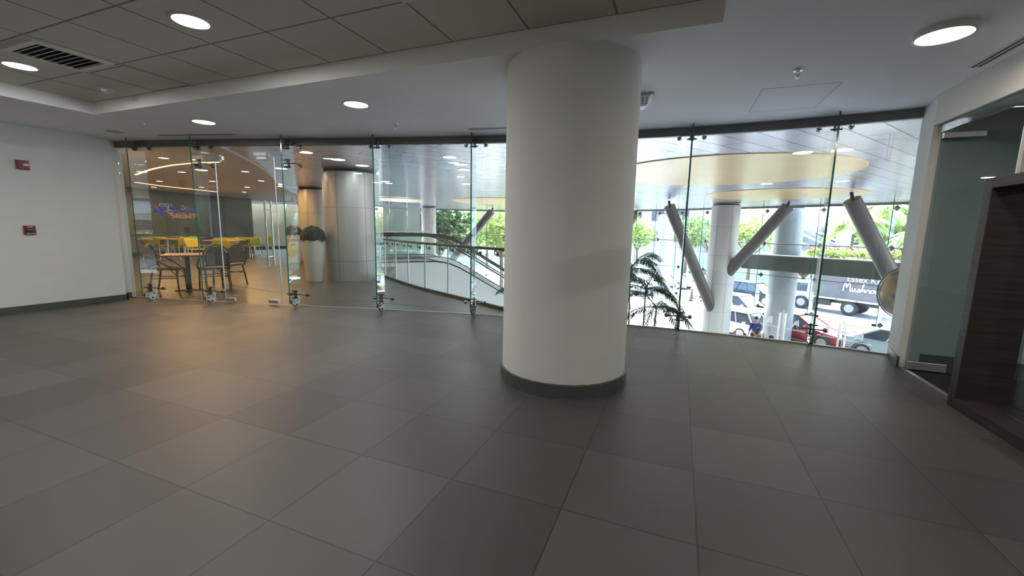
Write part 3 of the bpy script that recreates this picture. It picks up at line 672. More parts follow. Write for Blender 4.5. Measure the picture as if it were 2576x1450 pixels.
# ------------------------------------------------------------------ atrium columns and planters
def clad_column(label, x, y, r_, z0, z1, base=True, mt='column_metal', joints=()):
    t = thing('clad_column', label, 'column', (x, y, z0), 0, 'metal clad columns')
    b = MB(); b.lathe([(r_, z0), (r_, z1 - .07), (r_ - .01, z1 - .065)], (x, y, 0), 48); b.obj('shell', mt, t, smooth=30)
    b = MB(); b.lathe([(r_ - .05, z1 - .07), (r_ - .05, z1)], (x, y, 0), 40); b.obj('shadow_gap', 'black', t, smooth=30)
    for z in joints:
        b = MB(); b.lathe([(r_ + .001, z), (r_ + .0015, z + .004), (r_ + .001, z + .008)], (x, y, 0), 48); b.obj('joint', 'header', t)
    for a in (-1.1, 1.9, 4.2):
        b = MB(); X = Matrix.Translation((x, y, 0)) @ Matrix.Rotation(a - math.atan2(x, y), 4, 'Z'); b.box((r_, 0, (z0 + z1) / 2), (.004, .008, z1 - z0 - .1), X=X); b.obj('seam', 'header', t)
    return t
clad_column('large grey metal clad column behind the two white planters', -7.65, 8.32, .66, 0, 2.652, joints=(.48, 1.75))
clad_column('second grey clad column behind the farther planter', -12.57, 11.9, .64, 0, 2.652, joints=(.48, 1.75))
t = thing('alarm_bell', 'small red alarm unit on the left edge of the farther atrium column', 'fire alarm', (-13.2, 11.75, 1.9)); p = atd(754, 513, 15.2)
b = MB(); b.box(p, (.12, .12, .16)); b.obj('housing', 'red', t, bevel=.01)
def planter(label, p, rz):
    t = thing('planter', label, 'planter', (p.x, p.y, 0), rz, 'white planters with clipped balls')
    b = MB(); b.lathe([(0, 0), (.175, 0), (.185, .02), (.262, .955), (.268, .965), (.262, .975), (.25, .97), (.245, .93), (0, .93)], n=40); b.obj('pot', 'pot', t, smooth=40, local=True)
    b = MB(); rnd = random.Random(3)
    prof = []
    b.ball((0, 0, 1.035), .275, 40, 22, (1, 1, .98), -.45)
    b.v = [q + (q - Vector((0, 0, 1.03))).normalized() * rnd.uniform(-.012, .012) for q in b.v]
    b.obj('topiary_ball', 'topiary', t, local=True)
    return t
pl = planter('white tapered planter with a dark topiary ball beside the grey column', at(800, 707) + Vector((-.03, -.06, 0)), 0)
dup(pl, at(743, 661), 1.0, 'smaller looking white planter with a topiary ball, seen behind the fin right of the door')

# ------------------------------------------------------------------ glass railing round the void
rl = thing('glass_railing', 'glass railing with a dark round handrail along the escalator void', 'railing', (-4.4, 7.2, 0))
def along(poly, d):
    for i in range(len(poly) - 1):
        L = math.hypot(poly[i + 1][0] - poly[i][0], poly[i + 1][1] - poly[i][1])
        if d <= L or i == len(poly) - 2: f_ = d / L; return Vector((poly[i][0] + (poly[i + 1][0] - poly[i][0]) * f_, poly[i][1] + (poly[i + 1][1] - poly[i][1]) * f_, 0)), Vector((poly[i + 1][0] - poly[i][0], poly[i + 1][1] - poly[i][1], 0)).normalized()
        d -= L
LR = sum(math.hypot(RAIL[i + 1][0] - RAIL[i][0], RAIL[i + 1][1] - RAIL[i][1]) for i in range(len(RAIL) - 1)); NP_ = 7
for i in range(NP_):
    a, _ = along(RAIL, LR * i / NP_ + .008); c, _ = along(RAIL, LR * (i + 1) / NP_ - .008)
    b = MB(); b.slab(a, c, .014, .0, 1.02); b.obj('glass_panel', 'glass_far', rl)
    b = MB(); c2, _ = along(RAIL, LR * (i + 1) / NP_); b.box((c2.x, c2.y, .51), (.02, .02, 1.02)); b.obj('joint_strip', 'steel_sat', rl)
    for f_ in (.22, .78):
        q, d = along(RAIL, LR * (i + f_) / NP_); nn = Vector((d.y, -d.x, 0)); nn = nn if nn.y < 0 else -nn
        b = MB(); b.tube([q + Vector((0, 0, .90)), q + nn * .07 + Vector((0, 0, .90)), q + nn * .075 + Vector((0, 0, .93)), q + nn * .07 + Vector((0, 0, .99))], .009, 8); b.tube([q + nn * .02 + Vector((0, 0, .90)), q + Vector((0, 0, .90))], .03, 12)
        b.obj('bracket', 'steel_dark', rl, smooth=40)
hp_ = [along(RAIL, LR * i / 24) for i in range(25)]
b = MB(); b.tube([q + (Vector((d.y, -d.x, 0)) if -d.x < 0 else Vector((-d.y, d.x, 0))) * .07 + Vector((0, 0, 1.0)) for q, d in hp_], .026, 12); b.obj('handrail', 'rail', rl, smooth=60)
b = MB()
for i in range(len(RAIL) - 1): b.slab(RAIL[i], RAIL[i + 1], .05, -.0, .05)
b.obj('base_shoe', 'steel_dark', rl)
r2 = thing('glass_railing', 'farther glass railing with a thin rail in front of the blue glass panels', 'railing', tuple(at(1000, 640, 0)))
ra, rb_ = atd(968, 650, 15.6), atd(1082, 650, 17.2); ra.z = rb_.z = 0
for i in range(5):
    a = ra.lerp(rb_, i / 5 + .005); c = ra.lerp(rb_, (i + 1) / 5 - .005); b = MB(); b.slab(a, c, .012, 0, 1.14); b.obj('glass_panel', 'glass_far', r2)
    b = MB(); b.tube([a + Vector((0, 0, 1.0)), a + Vector((.0, -.06, 1.0)), a + Vector((0, -.06, 1.12))], .02, 8); b.obj('bracket', 'steel_dark', r2, smooth=40)
b = MB(); b.tube([ra + Vector((0, -.06, 1.14)), rb_ + Vector((0, -.06, 1.14))], .024, 10); b.obj('handrail', 'steel_sat', r2, smooth=60)

# ------------------------------------------------------------------ escalators
def escalator(label, origin, e, width=1.5):
    e = Vector((*e, 0)).normalized(); nn = Vector((-e.y, e.x, 0)); o = Vector(origin)
    t = thing('escalator', label, 'escalator', origin, 0, 'escalators down to the street level')
    S_ = [-.6, -.3, 0, .5, 1.0, 1.3, 1.6, 1.9, 2.2, 2.6, 3.2, 4, 5, 6, 7, 8, 9.2, 9.6]
    def zz(s_):
        if s_ < 1.2: return 0.0
        if s_ < 2.4: x = s_ - 1.2; return -.5 * .577 / 1.2 * x * x
        return -.5 * .577 * 1.2 - .577 * (s_ - 2.4)
    def P(s_, d, z): q = o + e * s_ + nn * d; q.z = z; return q
    for d, nm in ((0, 'side_cladding'), (width, 'side_cladding')):
        b = MB(); top = [(s_, max(GZ + .1, zz(s_) + .12)) for s_ in S_]; bot = [(s_, max(GZ + .02, min(zz(s_), 0) - 1.25)) for s_ in S_]
        k = len(top); vs_ = [P(s_, d - .04, z) for s_, z in top] + [P(s_, d - .04, z) for s_, z in bot] + [P(s_, d + .04, z) for s_, z in top] + [P(s_, d + .04, z) for s_, z in bot]
        fs = []
        for i in range(k - 1): fs += [(i, i + 1, k + i + 1, k + i), (2 * k + i + 1, 2 * k + i, 3 * k + i, 3 * k + i + 1), (i + 1, i, 2 * k + i, 2 * k + i + 1), (k + i, k + i + 1, 3 * k + i + 1, 3 * k + i)]
        fs += [(0, k, 3 * k, 2 * k), (k - 1, 3 * k - 1, 4 * k - 1, 2 * k - 1)]
        b.add(vs_, fs); b.obj(nm, 'cladding', t)
        b = MB(); q = [P(s_, d, zz(s_) + .16) for s_ in S_ if zz(s_) > GZ + .3] + [P(s_, d, zz(s_) + 1.0) for s_ in S_ if zz(s_) > GZ + .3][::-1]
        b.add(q, [tuple(range(len(q)))]); b.obj('balustrade_glass', 'glass_far', t)
        hs = [P(-.6, d, .55), P(-.72, d, .72), P(-.7, d, .92), P(-.55, d, 1.03)] + [P(s_, d, zz(s_) + 1.04) for s_ in S_[1:] if zz(s_) > GZ + .3]
        b = MB(); b.tube(hs, .034, 8); b.obj('handrail', 'black', t, smooth=60)
        b = MB(); b.tube([P(s_, d, zz(s_) + .15) for s_ in S_ if zz(s_) > GZ + .3], .024, 6); b.obj('skirt_rail', 'black', t, smooth=60)
    b = MB()
    b.add([P(-.6, .06, .0), P(1.3, .06, .0), P(1.3, width - .06, .0), P(-.6, width - .06, .0)], [(0, 1, 2, 3)])
    s_ = 1.3
    while zz(s_) > GZ + .25:
        z = zz(s_ + .2); b.add([P(s_, .06, z), P(s_ + .4, .06, z), P(s_ + .4, width - .06, z), P(s_, width - .06, z), P(s_ + .4, .06, z - .23), P(s_ + .4, width - .06, z - .23)], [(0, 1, 2, 3), (1, 4, 5, 2)]); s_ += .4
    b.obj('steps', 'header', t)
    b = MB()
    for s_ in (.9, 3.0, 4.9, 6.8):
        a = P(s_, -.043, zz(s_) + .1); c = P(s_ - (.55 if s_ > 2 else 0), -.043, zz(s_) - 1.2); b.tube([a, c], .006, 4)
    b.obj('panel_joint', 'grey', t)
EO = at(1000, 662, .12); EO.z = 0
escalator('nearer escalator with white side cladding going down behind the railing', tuple(EO), (.62, .785))
E2 = EO + Vector((-.785, .62, 0)) * 2.2 + Vector((.62, .785, 0)) * .9
escalator('farther escalator behind the white clad one', tuple(E2), (.62, .785))

# ------------------------------------------------------------------ blue glass panels by the left outer wall
b0 = [atd(957, 600, 19.5), atd(981, 600, 19.8), atd(1025, 600, 20.4), atd(1058, 600, 20.8)]
for i in range(3):
    a = b0[i].lerp(b0[i + 1], .02); c = b0[i].lerp(b0[i + 1], .98); b = MB(); b.slab(a, c, .02, -.2, 2.5); wp = struct(b.obj('window_%d' % (50 + i), 'glass_blue'))
    b = MB()
    for f_ in (.12, .88):
        q = a.lerp(c, f_); q.z = 2.42; b.tube([q + Vector((.05, -.12, 0)), q], .035, 8)
    b.obj('spider_node', 'steel', wp, smooth=40)
# ------------------------------------------------------------------ outer glass wall: panes, glass fins, nodes, thin transoms
ROWS = [GZ + .02, -2.1, -.6, .87, 2.36, 2.65]
wn_ = 60
for i in range(len(CW) - 1):
    a, c = V2(CW[i]), V2(CW[i + 1]); d = (c - a).normalized(); inn = Vector((-d.y, d.x, 0)); inn = inn if inn.dot(OUTN) < 0 else -inn
    wn_ += 1; wf = frame('window_%d' % wn_, tuple(a))
    b = MB(); b.slab(a + d * .006, c - d * .006, .016, -2.1 if i in (2, 3, 4) else GZ, 2.65); b.obj('pane', 'glass_far', wf)
    if i == 0: continue
    b = MB(); q = a + inn * .02; b.slab(q, q + inn * .42, .016, -2.1, 2.65); b.obj('fin_pane', 'glass_fin', wf)
    b = MB(); q2 = a + inn * .43; b.slab(q2, q2 + inn * .014, .022, -2.1, 2.65); b.obj('fin_edge', 'glass_edge', wf)
    for z in ROWS[1:5]:
        q = a.copy(); q.z = z; k_ = .115
        b = MB(); b.add([q + inn * .05 - d * k_, q + inn * .05 + Vector((0, 0, k_)), q + inn * .05 + d * k_, q + inn * .05 - Vector((0, 0, k_)), q + inn * .13, q + inn * .02],
                        [(0, 4, 1), (1, 4, 2), (2, 4, 3), (3, 4, 0), (1, 5, 0), (2, 5, 1), (3, 5, 2), (0, 5, 3)])
        b.tube([q + inn * .05, q + inn * .32], .02, 6); b.obj('spider_node', 'steel_dark', wf)
    b = MB()
    for z in (-.6, .87): b.tube([Vector((a.x, a.y, z)), Vector((c.x, c.y, z))], .022 if z > 0 else .012, 5)
    b.obj('joint_strip', 'black', wf)
# glass entrance doors with sail emblems in the outer wall
def emblem(parent, X, mirror):
    b = MB()
    for k in range(7):
        w0 = .155 * (1 - .09 * k); pts = []
        x0, z0 = -.17 + .021 * k, -.02 + .0; a0 = .45 * k / 7
        lo = [(-.19 + .03 * k + .0 * u_, .0) for u_ in (0,)]
        arc = []
        for j in range(9):
            u = j / 8; x = -.16 + .018 * k + u * (.26 - .018 * k); z = -.02 + .045 * k + .05 * math.sin(u * PI * .9) + u * .02
            arc.append((x, z))
        arc2 = [(x, z + .026) for x, z in arc[::-1]]
        b.prism(arc + arc2, 0, .004, X=X)
    b.prism([(.10, -.02), (.115, -.02), (.135, .15), (.12, .34), (.06, .42), (.10, .28)], 0, .004, X=X)
    b.obj('sail_emblem', 'logo', parent)
for di, (ca, cc, lab) in enumerate(((V2(CW[4]), V2(CW[3]), 'left'), (V2(CW[3]), V2(CW[2]), 'right'))):
    d = (cc - ca).normalized(); L = (cc - ca).length
    for h_ in range(2):
        u0, u1 = (.02, L / 2 - .01) if h_ == 0 else (L / 2 + .01, L - .02)
        dd = frame('door_%d' % (10 + 2 * di + h_), tuple(ca + d * u0 + Vector((0, 0, GZ)))); dd['label'] = 'glass entrance door with a white sail emblem'
        b = MB(); b.slab(ca + d * u0, ca + d * u1, .014, GZ + .03, -2.12); b.obj('leaf', 'glass_far', dd)
        b = MB(); b.slab(ca + d * u0, ca + d * (u0 + .02), .018, GZ + .03, -2.12); b.obj('edge_strip', 'steel_sat', dd)
        inn = Vector((d.y, -d.x, 0)); inn = inn if inn.dot(OUTN) < 0 else -inn
        um = u1 - .10 if h_ == 0 else u0 + .10
        for sgn in (1, -1):
            b = MB(); q = ca + d * um + inn * .06 * sgn; b.tube([q + Vector((0, 0, GZ + .35)), q + Vector((0, 0, GZ + 1.95))], .022, 8); b.obj('pull_bar', 'steel', dd, smooth=40)
        b = MB(); q = ca + d * (u1 - .12 if h_ else u0 + .12); q.z = -2.14; X = wallframe(q, d); b.box((0, 0, 0), (.24, .09, .05), X=X); b.obj('patch_fitting', 'black', dd)
        q = ca + d * (u0 + u1) / 2 + inn * .012; q.z = GZ + 1.34
        X = wallframe(q, d)                                       # seen from inside, the lettering of the street side reads mirrored
        emblem(dd, X @ Matrix.Translation((0, .02, 0)), True)
        text('lettering', 'FINANCIAL PARK', .105, X @ Matrix.Translation((0, -.08, 0)), 'logo', dd, .002, mirror=True)

# ------------------------------------------------------------------ V columns, outer columns, canopy, globe
def vcolumn(label, c, r_, struts, joints=(1.6, .3, -1.0, -2.3)):
    t = clad_column(label, c[0], c[1], r_, GZ, 2.62, joints=joints, mt='column_pale')
    for (za, tx, ty, tz) in struts:
        top = Vector((tx, ty, tz)); ax = Vector((c[0], c[1], za)); d = (top - ax).normalized(); a = ax
        b = MB(); b.tube([a, a + (top - a) * .985], [.25, .225], 20); so_ = b.obj('strut', 'strut', t, smooth=40)
        b = MB(); b.tube([a + (top - a) * .975, top + Vector((0, 0, .16))], .05, 8); b.obj('pin', 'black', so_, smooth=40)
    return t
vcolumn('grey column with two struts spreading in a V to the soffit', (1.906, 21.537), .60, [(-2.75, -.497, 18.767, 2.45), (-.95, 3.945, 19.543, 2.45)])
vcolumn('V strut column at the right edge, its strut crossing in front of the palms', (7.55, 16.7), .60, [(-2.15, 4.69, 15.545, 2.45)])
c4 = atd(1079, 600, 27.0); s4 = at(1240, 529, 2.45)
vcolumn('pale column with a dark backlit strut beyond the escalators', (c4.x, c4.y), .46, [(-2.6, s4.x, s4.y, 2.45)])
s3 = at(1604, 534, 2.45); c3 = at(1490, 537, 2.5)
vcolumn('V strut column mostly hidden by the round column', (c3.x, c3.y), .55, [(-2.4, s3.x, s3.y, 2.45)])
o1 = atd(1674, 600, 30.0); clad_column('white round column outside the glass at left of the V column', o1.x, o1.y, .55, GZ, 2.62, mt='house', joints=(1.3, .3, -.8, -2.0))
o2 = atd(1980, 600, 20.7); clad_column('grey round column outside the glass passing behind the concrete canopy', o2.x, o2.y, .64, GZ, 2.62, mt='column_shade', joints=(1.35, .2, -1.6, -2.7))
cv = thing('entrance_canopy', 'dark concrete entrance canopy with a planted top behind the V column', 'canopy', tuple(SO))
b = MB(); q = [tuple(V2(CW[5]) + ALNG * .35 + OUTN * .35)[:2]] + [tuple(V2(CW[k]) + OUTN * .35)[:2] for k in (4, 3, 2, 1, 0)]; q2 = [(x + OUTN.x * 3.0, y + OUTN.y * 3.0) for x, y in q[::-1]]
b.prism(q + q2, -.40, .30); b.obj('slab', 'concrete', cv)
b = MB(); q = [(x - OUTN.x * .04, y - OUTN.y * .04) for x, y in q]; b.prism(q + [(x + OUTN.x * .5, y + OUTN.y * .5) for x, y in q[::-1]], .30, .34); b.obj('coping', 'stone', cv)
gl_ = thing('globe', 'large antique world globe hanging behind the right wall edge', 'globe', tuple(atd(2294, 738, 9.3)))
gc = gl_.location.copy(); b = MB(); b.ball((0, 0, 0), .60, 48, 28); b.obj('sphere', 'globe', gl_, smooth=60, local=True)
b = MB(); b.tube([(0, 0, .58), (0, 0, 2.652 - gc.z)], .02, 8); b.obj('hanger', 'steel', gl_, local=True)
b = MB(); b.tube([(.625 * math.cos(k * PI / 18), .0, .625 * math.sin(k * PI / 18)) for k in range(36)], .012, 6, closed=True); b.obj('meridian_ring', 'steel_dark', gl_, local=True)
#@@PART3
# ------------------------------------------------------------------ cafe furniture
def bistro_chair(label, p, rz, cushion=0):
    t = thing('bistro_chair', label, 'chair', (p.x, p.y, 0), rz, 'dark rattan bistro chairs')
    hoop = []
    for k in range(21):
        a = PI * k / 20; y = -.225 * math.cos(a); z = .60 + .31 * math.sin(a) ** .8; hoop.append((-.235 - .10 * (z - .45), y * (1.0 if z > .6 else 1), z))
    hoop = [(-.21, -.205, .43)] + hoop + [(-.21, .205, .43)]
    b = MB(); b.tube(hoop, .0165, 8); b.tube([(x + .012, y * .84, .46 + (z - .46) * .93) for x, y, z in hoop[1:-1]], .010, 6); b.obj('back_frame', 'bamboo', t, smooth=60, local=True)
    b = MB(); b.uv = []; nu, nv = 12, 12
    for j in range(nv + 1):
        v = j / nv; z = .50 + v * .375
        hw = .175 if z < .62 else .185 * math.sqrt(max(.02, 1 - ((z - .62) / .275) ** 2))
        for i in range(nu + 1):
            u = (i / nu - .5) * 2; y = u * hw; x = -.225 - .10 * (z - .45) - .018 * (1 - u * u); b.v.append(Vector((x, y, z))); b.uv.append((y * 2.5, z * 2.5))
    for j in range(nv):
        for i in range(nu): b.f.append([j * (nu + 1) + i, j * (nu + 1) + i + 1, (j + 1) * (nu + 1) + i + 1, (j + 1) * (nu + 1) + i]); b.m.append(0)
    o = b.obj('back_panel', 'weave', t, smooth=60, local=True); sd_ = o.modifiers.new('thick', 'SOLIDIFY'); sd_.thickness = .010
    b = MB(); b.uv = []
    pts = [(.215 * math.copysign(abs(math.cos(a)) ** .45, math.cos(a)), .215 * math.copysign(abs(math.sin(a)) ** .45, math.sin(a))) for a in [2 * PI * k / 32 for k in range(32)]]
    for z in (.425, .468):
        for x, y in pts: b.v.append(Vector((x, y, z))); b.uv.append((x * 2.5 + (z - .42) * 2.5, y * 2.5))
    b.f = [list(range(32))[::-1], list(range(32, 64))] + [[i, (i + 1) % 32, 32 + (i + 1) % 32, 32 + i] for i in range(32)]; b.m = [0] * len(b.f)
    b.obj('seat', 'weave', t, local=True, bevel=.008)
    for sx, sy in ((1, 1), (1, -1), (-1, 1), (-1, -1)):
        b = MB(); b.tube([(sx * .185, sy * .185, .44), (sx * (.20 if sx > 0 else .27), sy * .20, 0)], [.018, .015], 8); b.obj('leg', 'bamboo', t, smooth=60, local=True)
    for sy in (1, -1):
        b = MB(); b.tube([(-.26, sy * .215, .72), (-.12, sy * .245, .64), (.05, sy * .245, .52), (.17, sy * .215, .43)], .0155, 8); b.obj('arm', 'bamboo', t, smooth=60, local=True)
    b = MB()
    for sy in (1, -1): b.tube([(.19, sy * .19, .27), (-.235, sy * .19, .27)], .010, 6)
    for sx in (.19, -.235): b.tube([(sx, -.19, .30), (sx, .19, .30)], .010, 6)
    for sx, sy in ((1, 1), (1, -1)): b.tube([(sx * .19, sy * .19, .31), (sx * .10, sy * .19, .42)], .008, 6); b.tube([(sx * .19, sy * .19, .31), (sx * .19, sy * .10, .42)], .008, 6)
    b.obj('stretcher', 'bamboo', t, smooth=60, local=True)
    return t
IMR = math.atan2(RIGHT.y, RIGHT.x)                                # heading of "to the right in the photograph"
c0 = bistro_chair('rattan bistro chair left of the brown table, facing right', at(430, 733), IMR + .35)
dup(c0, at(541, 729.5), IMR + 2.45, 'rattan bistro chair right of the brown table, its back turned to the glass')
dup(c0, at(578, 717), IMR + 2.9, 'rattan bistro chair mostly hidden behind the one right of the brown table')
def cafe_table(label, p, rz, s_, top, h=.72, leg='table_leg', group='cafe tables', base='disc'):
    t = thing('cafe_table', label, 'table', (p.x, p.y, 0), rz, group)
    b = MB(); b.box((0, 0, h - .016), (s_, s_, .032)); b.obj('table_top', top, t, local=True, bevel=.006)
    b = MB(); b.tube([(0, 0, .015), (0, 0, h - .03)], .038, 14); b.obj('pedestal', leg, t, smooth=50, local=True)
    b = MB(); b.box((0, 0, .010), (s_ * .62, .09, .02)); b.box((0, 0, .0105), (.09, s_ * .62, .021)); b.obj('foot', leg, t, local=True, bevel=.004)
    return t
cafe_table('brown square bistro table with a dark pedestal between the rattan chairs', at(478, 731), IMR + .55, .74, 'table_top')
def shell_chair(label, p, rz, col, k=1.12):
    t = thing('plastic_chair', label, 'chair', (p.x, p.y, 0), rz, 'green plastic cafe chairs'); t.scale = (k, k, 1)
    def grid(fn, nu, nv, name):
        b = MB()
        for j in range(nv + 1):
            for i in range(nu + 1): b.v.append(Vector(fn(i / nu * 2 - 1, j / nv)))
        for j in range(nv):
            for i in range(nu): b.f.append([j * (nu + 1) + i, j * (nu + 1) + i + 1, (j + 1) * (nu + 1) + i + 1, (j + 1) * (nu + 1) + i]); b.m.append(0)
        o = b.obj(name, col, t, smooth=60, local=True); m_ = o.modifiers.new('thick', 'SOLIDIFY'); m_.thickness = .014
    grid(lambda u, v: (.20 - .42 * v, u * (.21 - .02 * v), .45 + .012 * u * u - .02 * math.sin(v * PI)), 10, 8, 'seat')
    grid(lambda u, v: (-.235 - .09 * v + .045 * u * u, u * (.20 + .035 * math.sin(v * PI * .7)) * (1 if v < .8 else 1 - .5 * (v - .8)), .50 + .30 * v), 10, 8, 'backrest')
    for sx, sy in ((1, 1), (1, -1), (-1, 1), (-1, -1)):
        top = (sx * .17 - .01, sy * .17, .44); b = MB()
        if sx > 0: b.tube([top, (.215, sy * .225, 0)], .012, 8)
        else: b.tube([(-.27, sy * .185, .58), (-.19, sy * .18, .44), (-.27, sy * .225, 0)], .012, 8)
        b.obj('leg', 'steel_sat', t, smooth=60, local=True)
    return t
kinds = {}
for lab, px, py, rz, col in (('olive plastic chair nearest the dark wall at far left, back turned', 393, 653, 1.9, 'olive'),
                             ('lime plastic chair behind the olive one at far left', 414, 649, 1.75, 'lime'),
                             ('dark green plastic chair at the left cafe tables, back turned', 459, 645, 1.7, 'green'),
                             ('yellow green plastic chair in side view left of the second fin', 446, 652, 3.2, 'yellow'),
                             ('yellow plastic chair in side view behind the second fin, facing right', 505, 660, -.15, 'yellow'),
                             ('green plastic chair half hidden behind the second fin', 511, 645, .1, 'green'),
                             ('olive plastic chair behind the second fin, facing the round table row', 538, 652, 3.0, 'olive'),
                             ('yellow plastic chair with its back turned, nearest of the door row', 571, 661, 1.75, 'yellow'),
                             ('lime plastic chair with its back turned, second of the door row', 594, 651, 1.75, 'lime'),
                             ('dark green plastic chair, third of the door row', 622, 646, 1.7, 'green'),
                             ('lime plastic chair in side view right of the dark green one', 630, 648, 3.0, 'lime'),
                             ('yellow plastic chair in side view alone by the door pull bars', 664, 641, 3.15, 'yellow')):
    if col not in kinds: kinds[col] = shell_chair(lab, at(px, py), IMR + rz, col)
    else: dup(kinds[col], at(px, py), IMR + rz, lab).scale = kinds[col].scale
for lab, px, py in (('tan cafe table in front of the nearest door row chair', 570, 656), ('tan cafe table in the middle of the door row', 595, 648), ('tan cafe table at the far right of the door row', 641, 642),
                    ('tan cafe table beside the far left olive chair', 424, 651), ('tan cafe table behind the dark green chair at left', 466, 643)):
    cafe_table(lab, at(px, py), IMR + .1, .95, 'tan_top', .74, 'steel_sat')

# ------------------------------------------------------------------ plants
def frond(b, base, dirxy, L, rise, droop, leaf=.30, nl=22, rr=.012, seed=0, wide=.022):
    """an arching palm frond: rachis with two rows of drooping leaflets"""
    rnd = random.Random(seed); d = Vector((math.cos(dirxy), math.sin(dirxy), 0)); sidev = Vector((-d.y, d.x, 0)); pts = []
    for i in range(13):
        u = i / 12; pts.append(Vector(base) + d * (L * (u - .12 * u * u)) + Vector((0, 0, rise * L * u - droop * L * u * u)))
    b.tube(pts, [rr * (1 - .75 * i / 12) for i in range(13)], 5)
    for k in range(nl):
        u = .18 + .82 * k / nl; i = min(11, int(u * 12)); q = pts[i].lerp(pts[i + 1], u * 12 - i); tg = (pts[i + 1] - pts[i]).normalized()
        l_ = leaf * (math.sin(PI * (.15 + .8 * u)) ** .7) * rnd.uniform(.85, 1.15)
        for sg in (-1, 1):
            dv = (sidev * sg * .8 + tg * .75 + Vector((0, 0, -.25 - .35 * rnd.random()))).normalized()
            tip = q + dv * l_ + Vector((0, 0, -.12 * l_)); wv = tg * wide * .5
            b.add([q, q.lerp(tip, .4) + wv, tip, q.lerp(tip, .4) - wv], [(0, 1, 2, 3)])
def palm(label, base, h, nf, L, m, leaf, seed, group, stems=1, trunk_r=.05, low=.1, high=1.1, cat='palm'):
    t = thing('palm', label, cat, tuple(base), 0, group); rnd = random.Random(seed)
    for s_ in range(stems):
        ox, oy = (rnd.uniform(-.3, .3), rnd.uniform(-.3, .3)) if stems > 1 else (0, 0); hh = h * (1 - .25 * s_ / max(1, stems)); top = Vector(base) + Vector((ox * 1.6, oy * 1.6, hh))
        b = MB(); b.tube([Vector(base) + Vector((ox, oy, 0)), Vector(base) + Vector((ox * 1.2, oy * 1.2, hh * .5)), top], [trunk_r, trunk_r * .85, trunk_r * .6], 8); b.obj('stem', 'trunk', t, smooth=60)
        for k in range(nf // stems):
            b = MB(); frond(b, top, 2 * PI * k / (nf // stems) + rnd.uniform(-.3, .3) + s_, L * rnd.uniform(.8, 1.1), rnd.uniform(low, high), rnd.uniform(.7, 1.15), leaf, 34, .010 * L, seed * 50 + s_ * 20 + k, (.034 if m == 'frond' else .06) * leaf / .3)
            b.obj('frond', m, t)
    return t
p = atd(1622, 700, 8.3); palm('indoor palm with dark fronds just beyond the glass right of the round column', (p.x, p.y, GZ), 4.8, 24, 1.15, 'frond', .26, 4, 'indoor palms', 3, .022, .25, 1.1)
p = atd(1440, 690, 8.8); palm('indoor palm mostly hidden behind the round column, fronds showing at its left', (p.x, p.y, GZ), 4.9, 18, 1.55, 'frond', .34, 9, 'indoor palms', 3, .03, .3, 1.2)

def leaves(b, c, rad, n, size, rnd, shell=.55):
    for _ in range(n):
        while True:
            v = Vector((rnd.uniform(-1, 1), rnd.uniform(-1, 1), rnd.uniform(-1, 1)))
            if shell < v.length < 1: break
        q = Vector((c[0] + v.x * rad[0], c[1] + v.y * rad[1], c[2] + v.z * rad[2]))
        a = Vector((rnd.gauss(0, 1), rnd.gauss(0, 1), rnd.gauss(0, .6))).normalized(); e = a.cross(Vector((rnd.gauss(0, 1), rnd.gauss(0, 1), rnd.gauss(0, 1)))).normalized()
        s_ = size * rnd.uniform(.6, 1.3); b.add([q - a * s_, q + e * s_ * .45, q + a * s_, q - e * s_ * .45], [(0, 1, 2, 3)])
def tree(label, base, h, crown_r, m, seed, n=1500, size=.22, flowers=0, group='street trees', clumps=9, trunk_r=.16):
    t = thing('tree', label, 'tree', tuple(base), 0, group); rnd = random.Random(seed); base = Vector(base); fork = base + Vector((0, 0, h * .42))
    b = MB(); b.tube([base, base + Vector((.05, .02, h * .22)), fork], [trunk_r * 1.2, trunk_r, trunk_r * .85], 9); cl = []
    for k in range(clumps):
        a = 2 * PI * k / clumps + rnd.uniform(-.3, .3); rr = crown_r * (.25 if k % 3 == 0 else rnd.uniform(.55, .75)); c = base + Vector((math.cos(a) * rr, math.sin(a) * rr, h * rnd.uniform(.62, .88))); cl.append(c)
        b.tube([fork - Vector((0, 0, .1)), fork.lerp(c, .55) + Vector((0, 0, -.15)), c], [trunk_r * .6, trunk_r * .35, trunk_r * .1], 6)
    b.obj('trunk', 'trunk', t, smooth=60)
    b = MB()
    for c in cl: leaves(b, c, (crown_r * .5, crown_r * .5, h * .17), n // clumps, size, rnd, .2)
    b.obj('foliage', m, t)
    if flowers:
        b = MB()
        for c in cl: leaves(b, c + Vector((0, 0, .1)), (crown_r * .5, crown_r * .5, h * .17), flowers // clumps, size * .7, rnd, .75)
        b.obj('blossoms', 'flower', t)
    return t
def onst(px, py, bn):
    d = ray(px, py); k = (bn + (SO - EYE).dot(OUTN)) / d.dot(OUTN); return EYE + d * k
def gnd(q): return Vector((q.x, q.y, GZ))
tree('light green street tree in front of the white house at left', gnd(onst(1604, 600, 24)), 7.2, 2.5, 'leaf_light', 1, 1700, .24)
tree('bushy street tree between the white outer column and the left strut', gnd(onst(1728, 600, 23)), 7.4, 3.0, 'leaf', 2, 2000, .24, 60)
tree('street tree behind the V column, partly covered by it', gnd(onst(1790, 600, 30.5)), 7.2, 2.6, 'leaf_light', 3, 1400, .24, 50)
tree('flame tree with orange blossoms between the V column and the outer column', gnd(onst(1890, 600, 22)), 7.6, 3.1, 'leaf_light', 5, 2200, .22, 260)
tree('flame tree with orange blossoms behind the outer round column', gnd(onst(1955, 600, 30)), 7.2, 2.4, 'leaf_light', 6, 1300, .22, 140)
tree('light green bush tree left of the grey box truck', gnd(onst(2022, 690, 22.6)), 4.0, 1.7, 'leaf_light', 8, 1100, .2, 30)
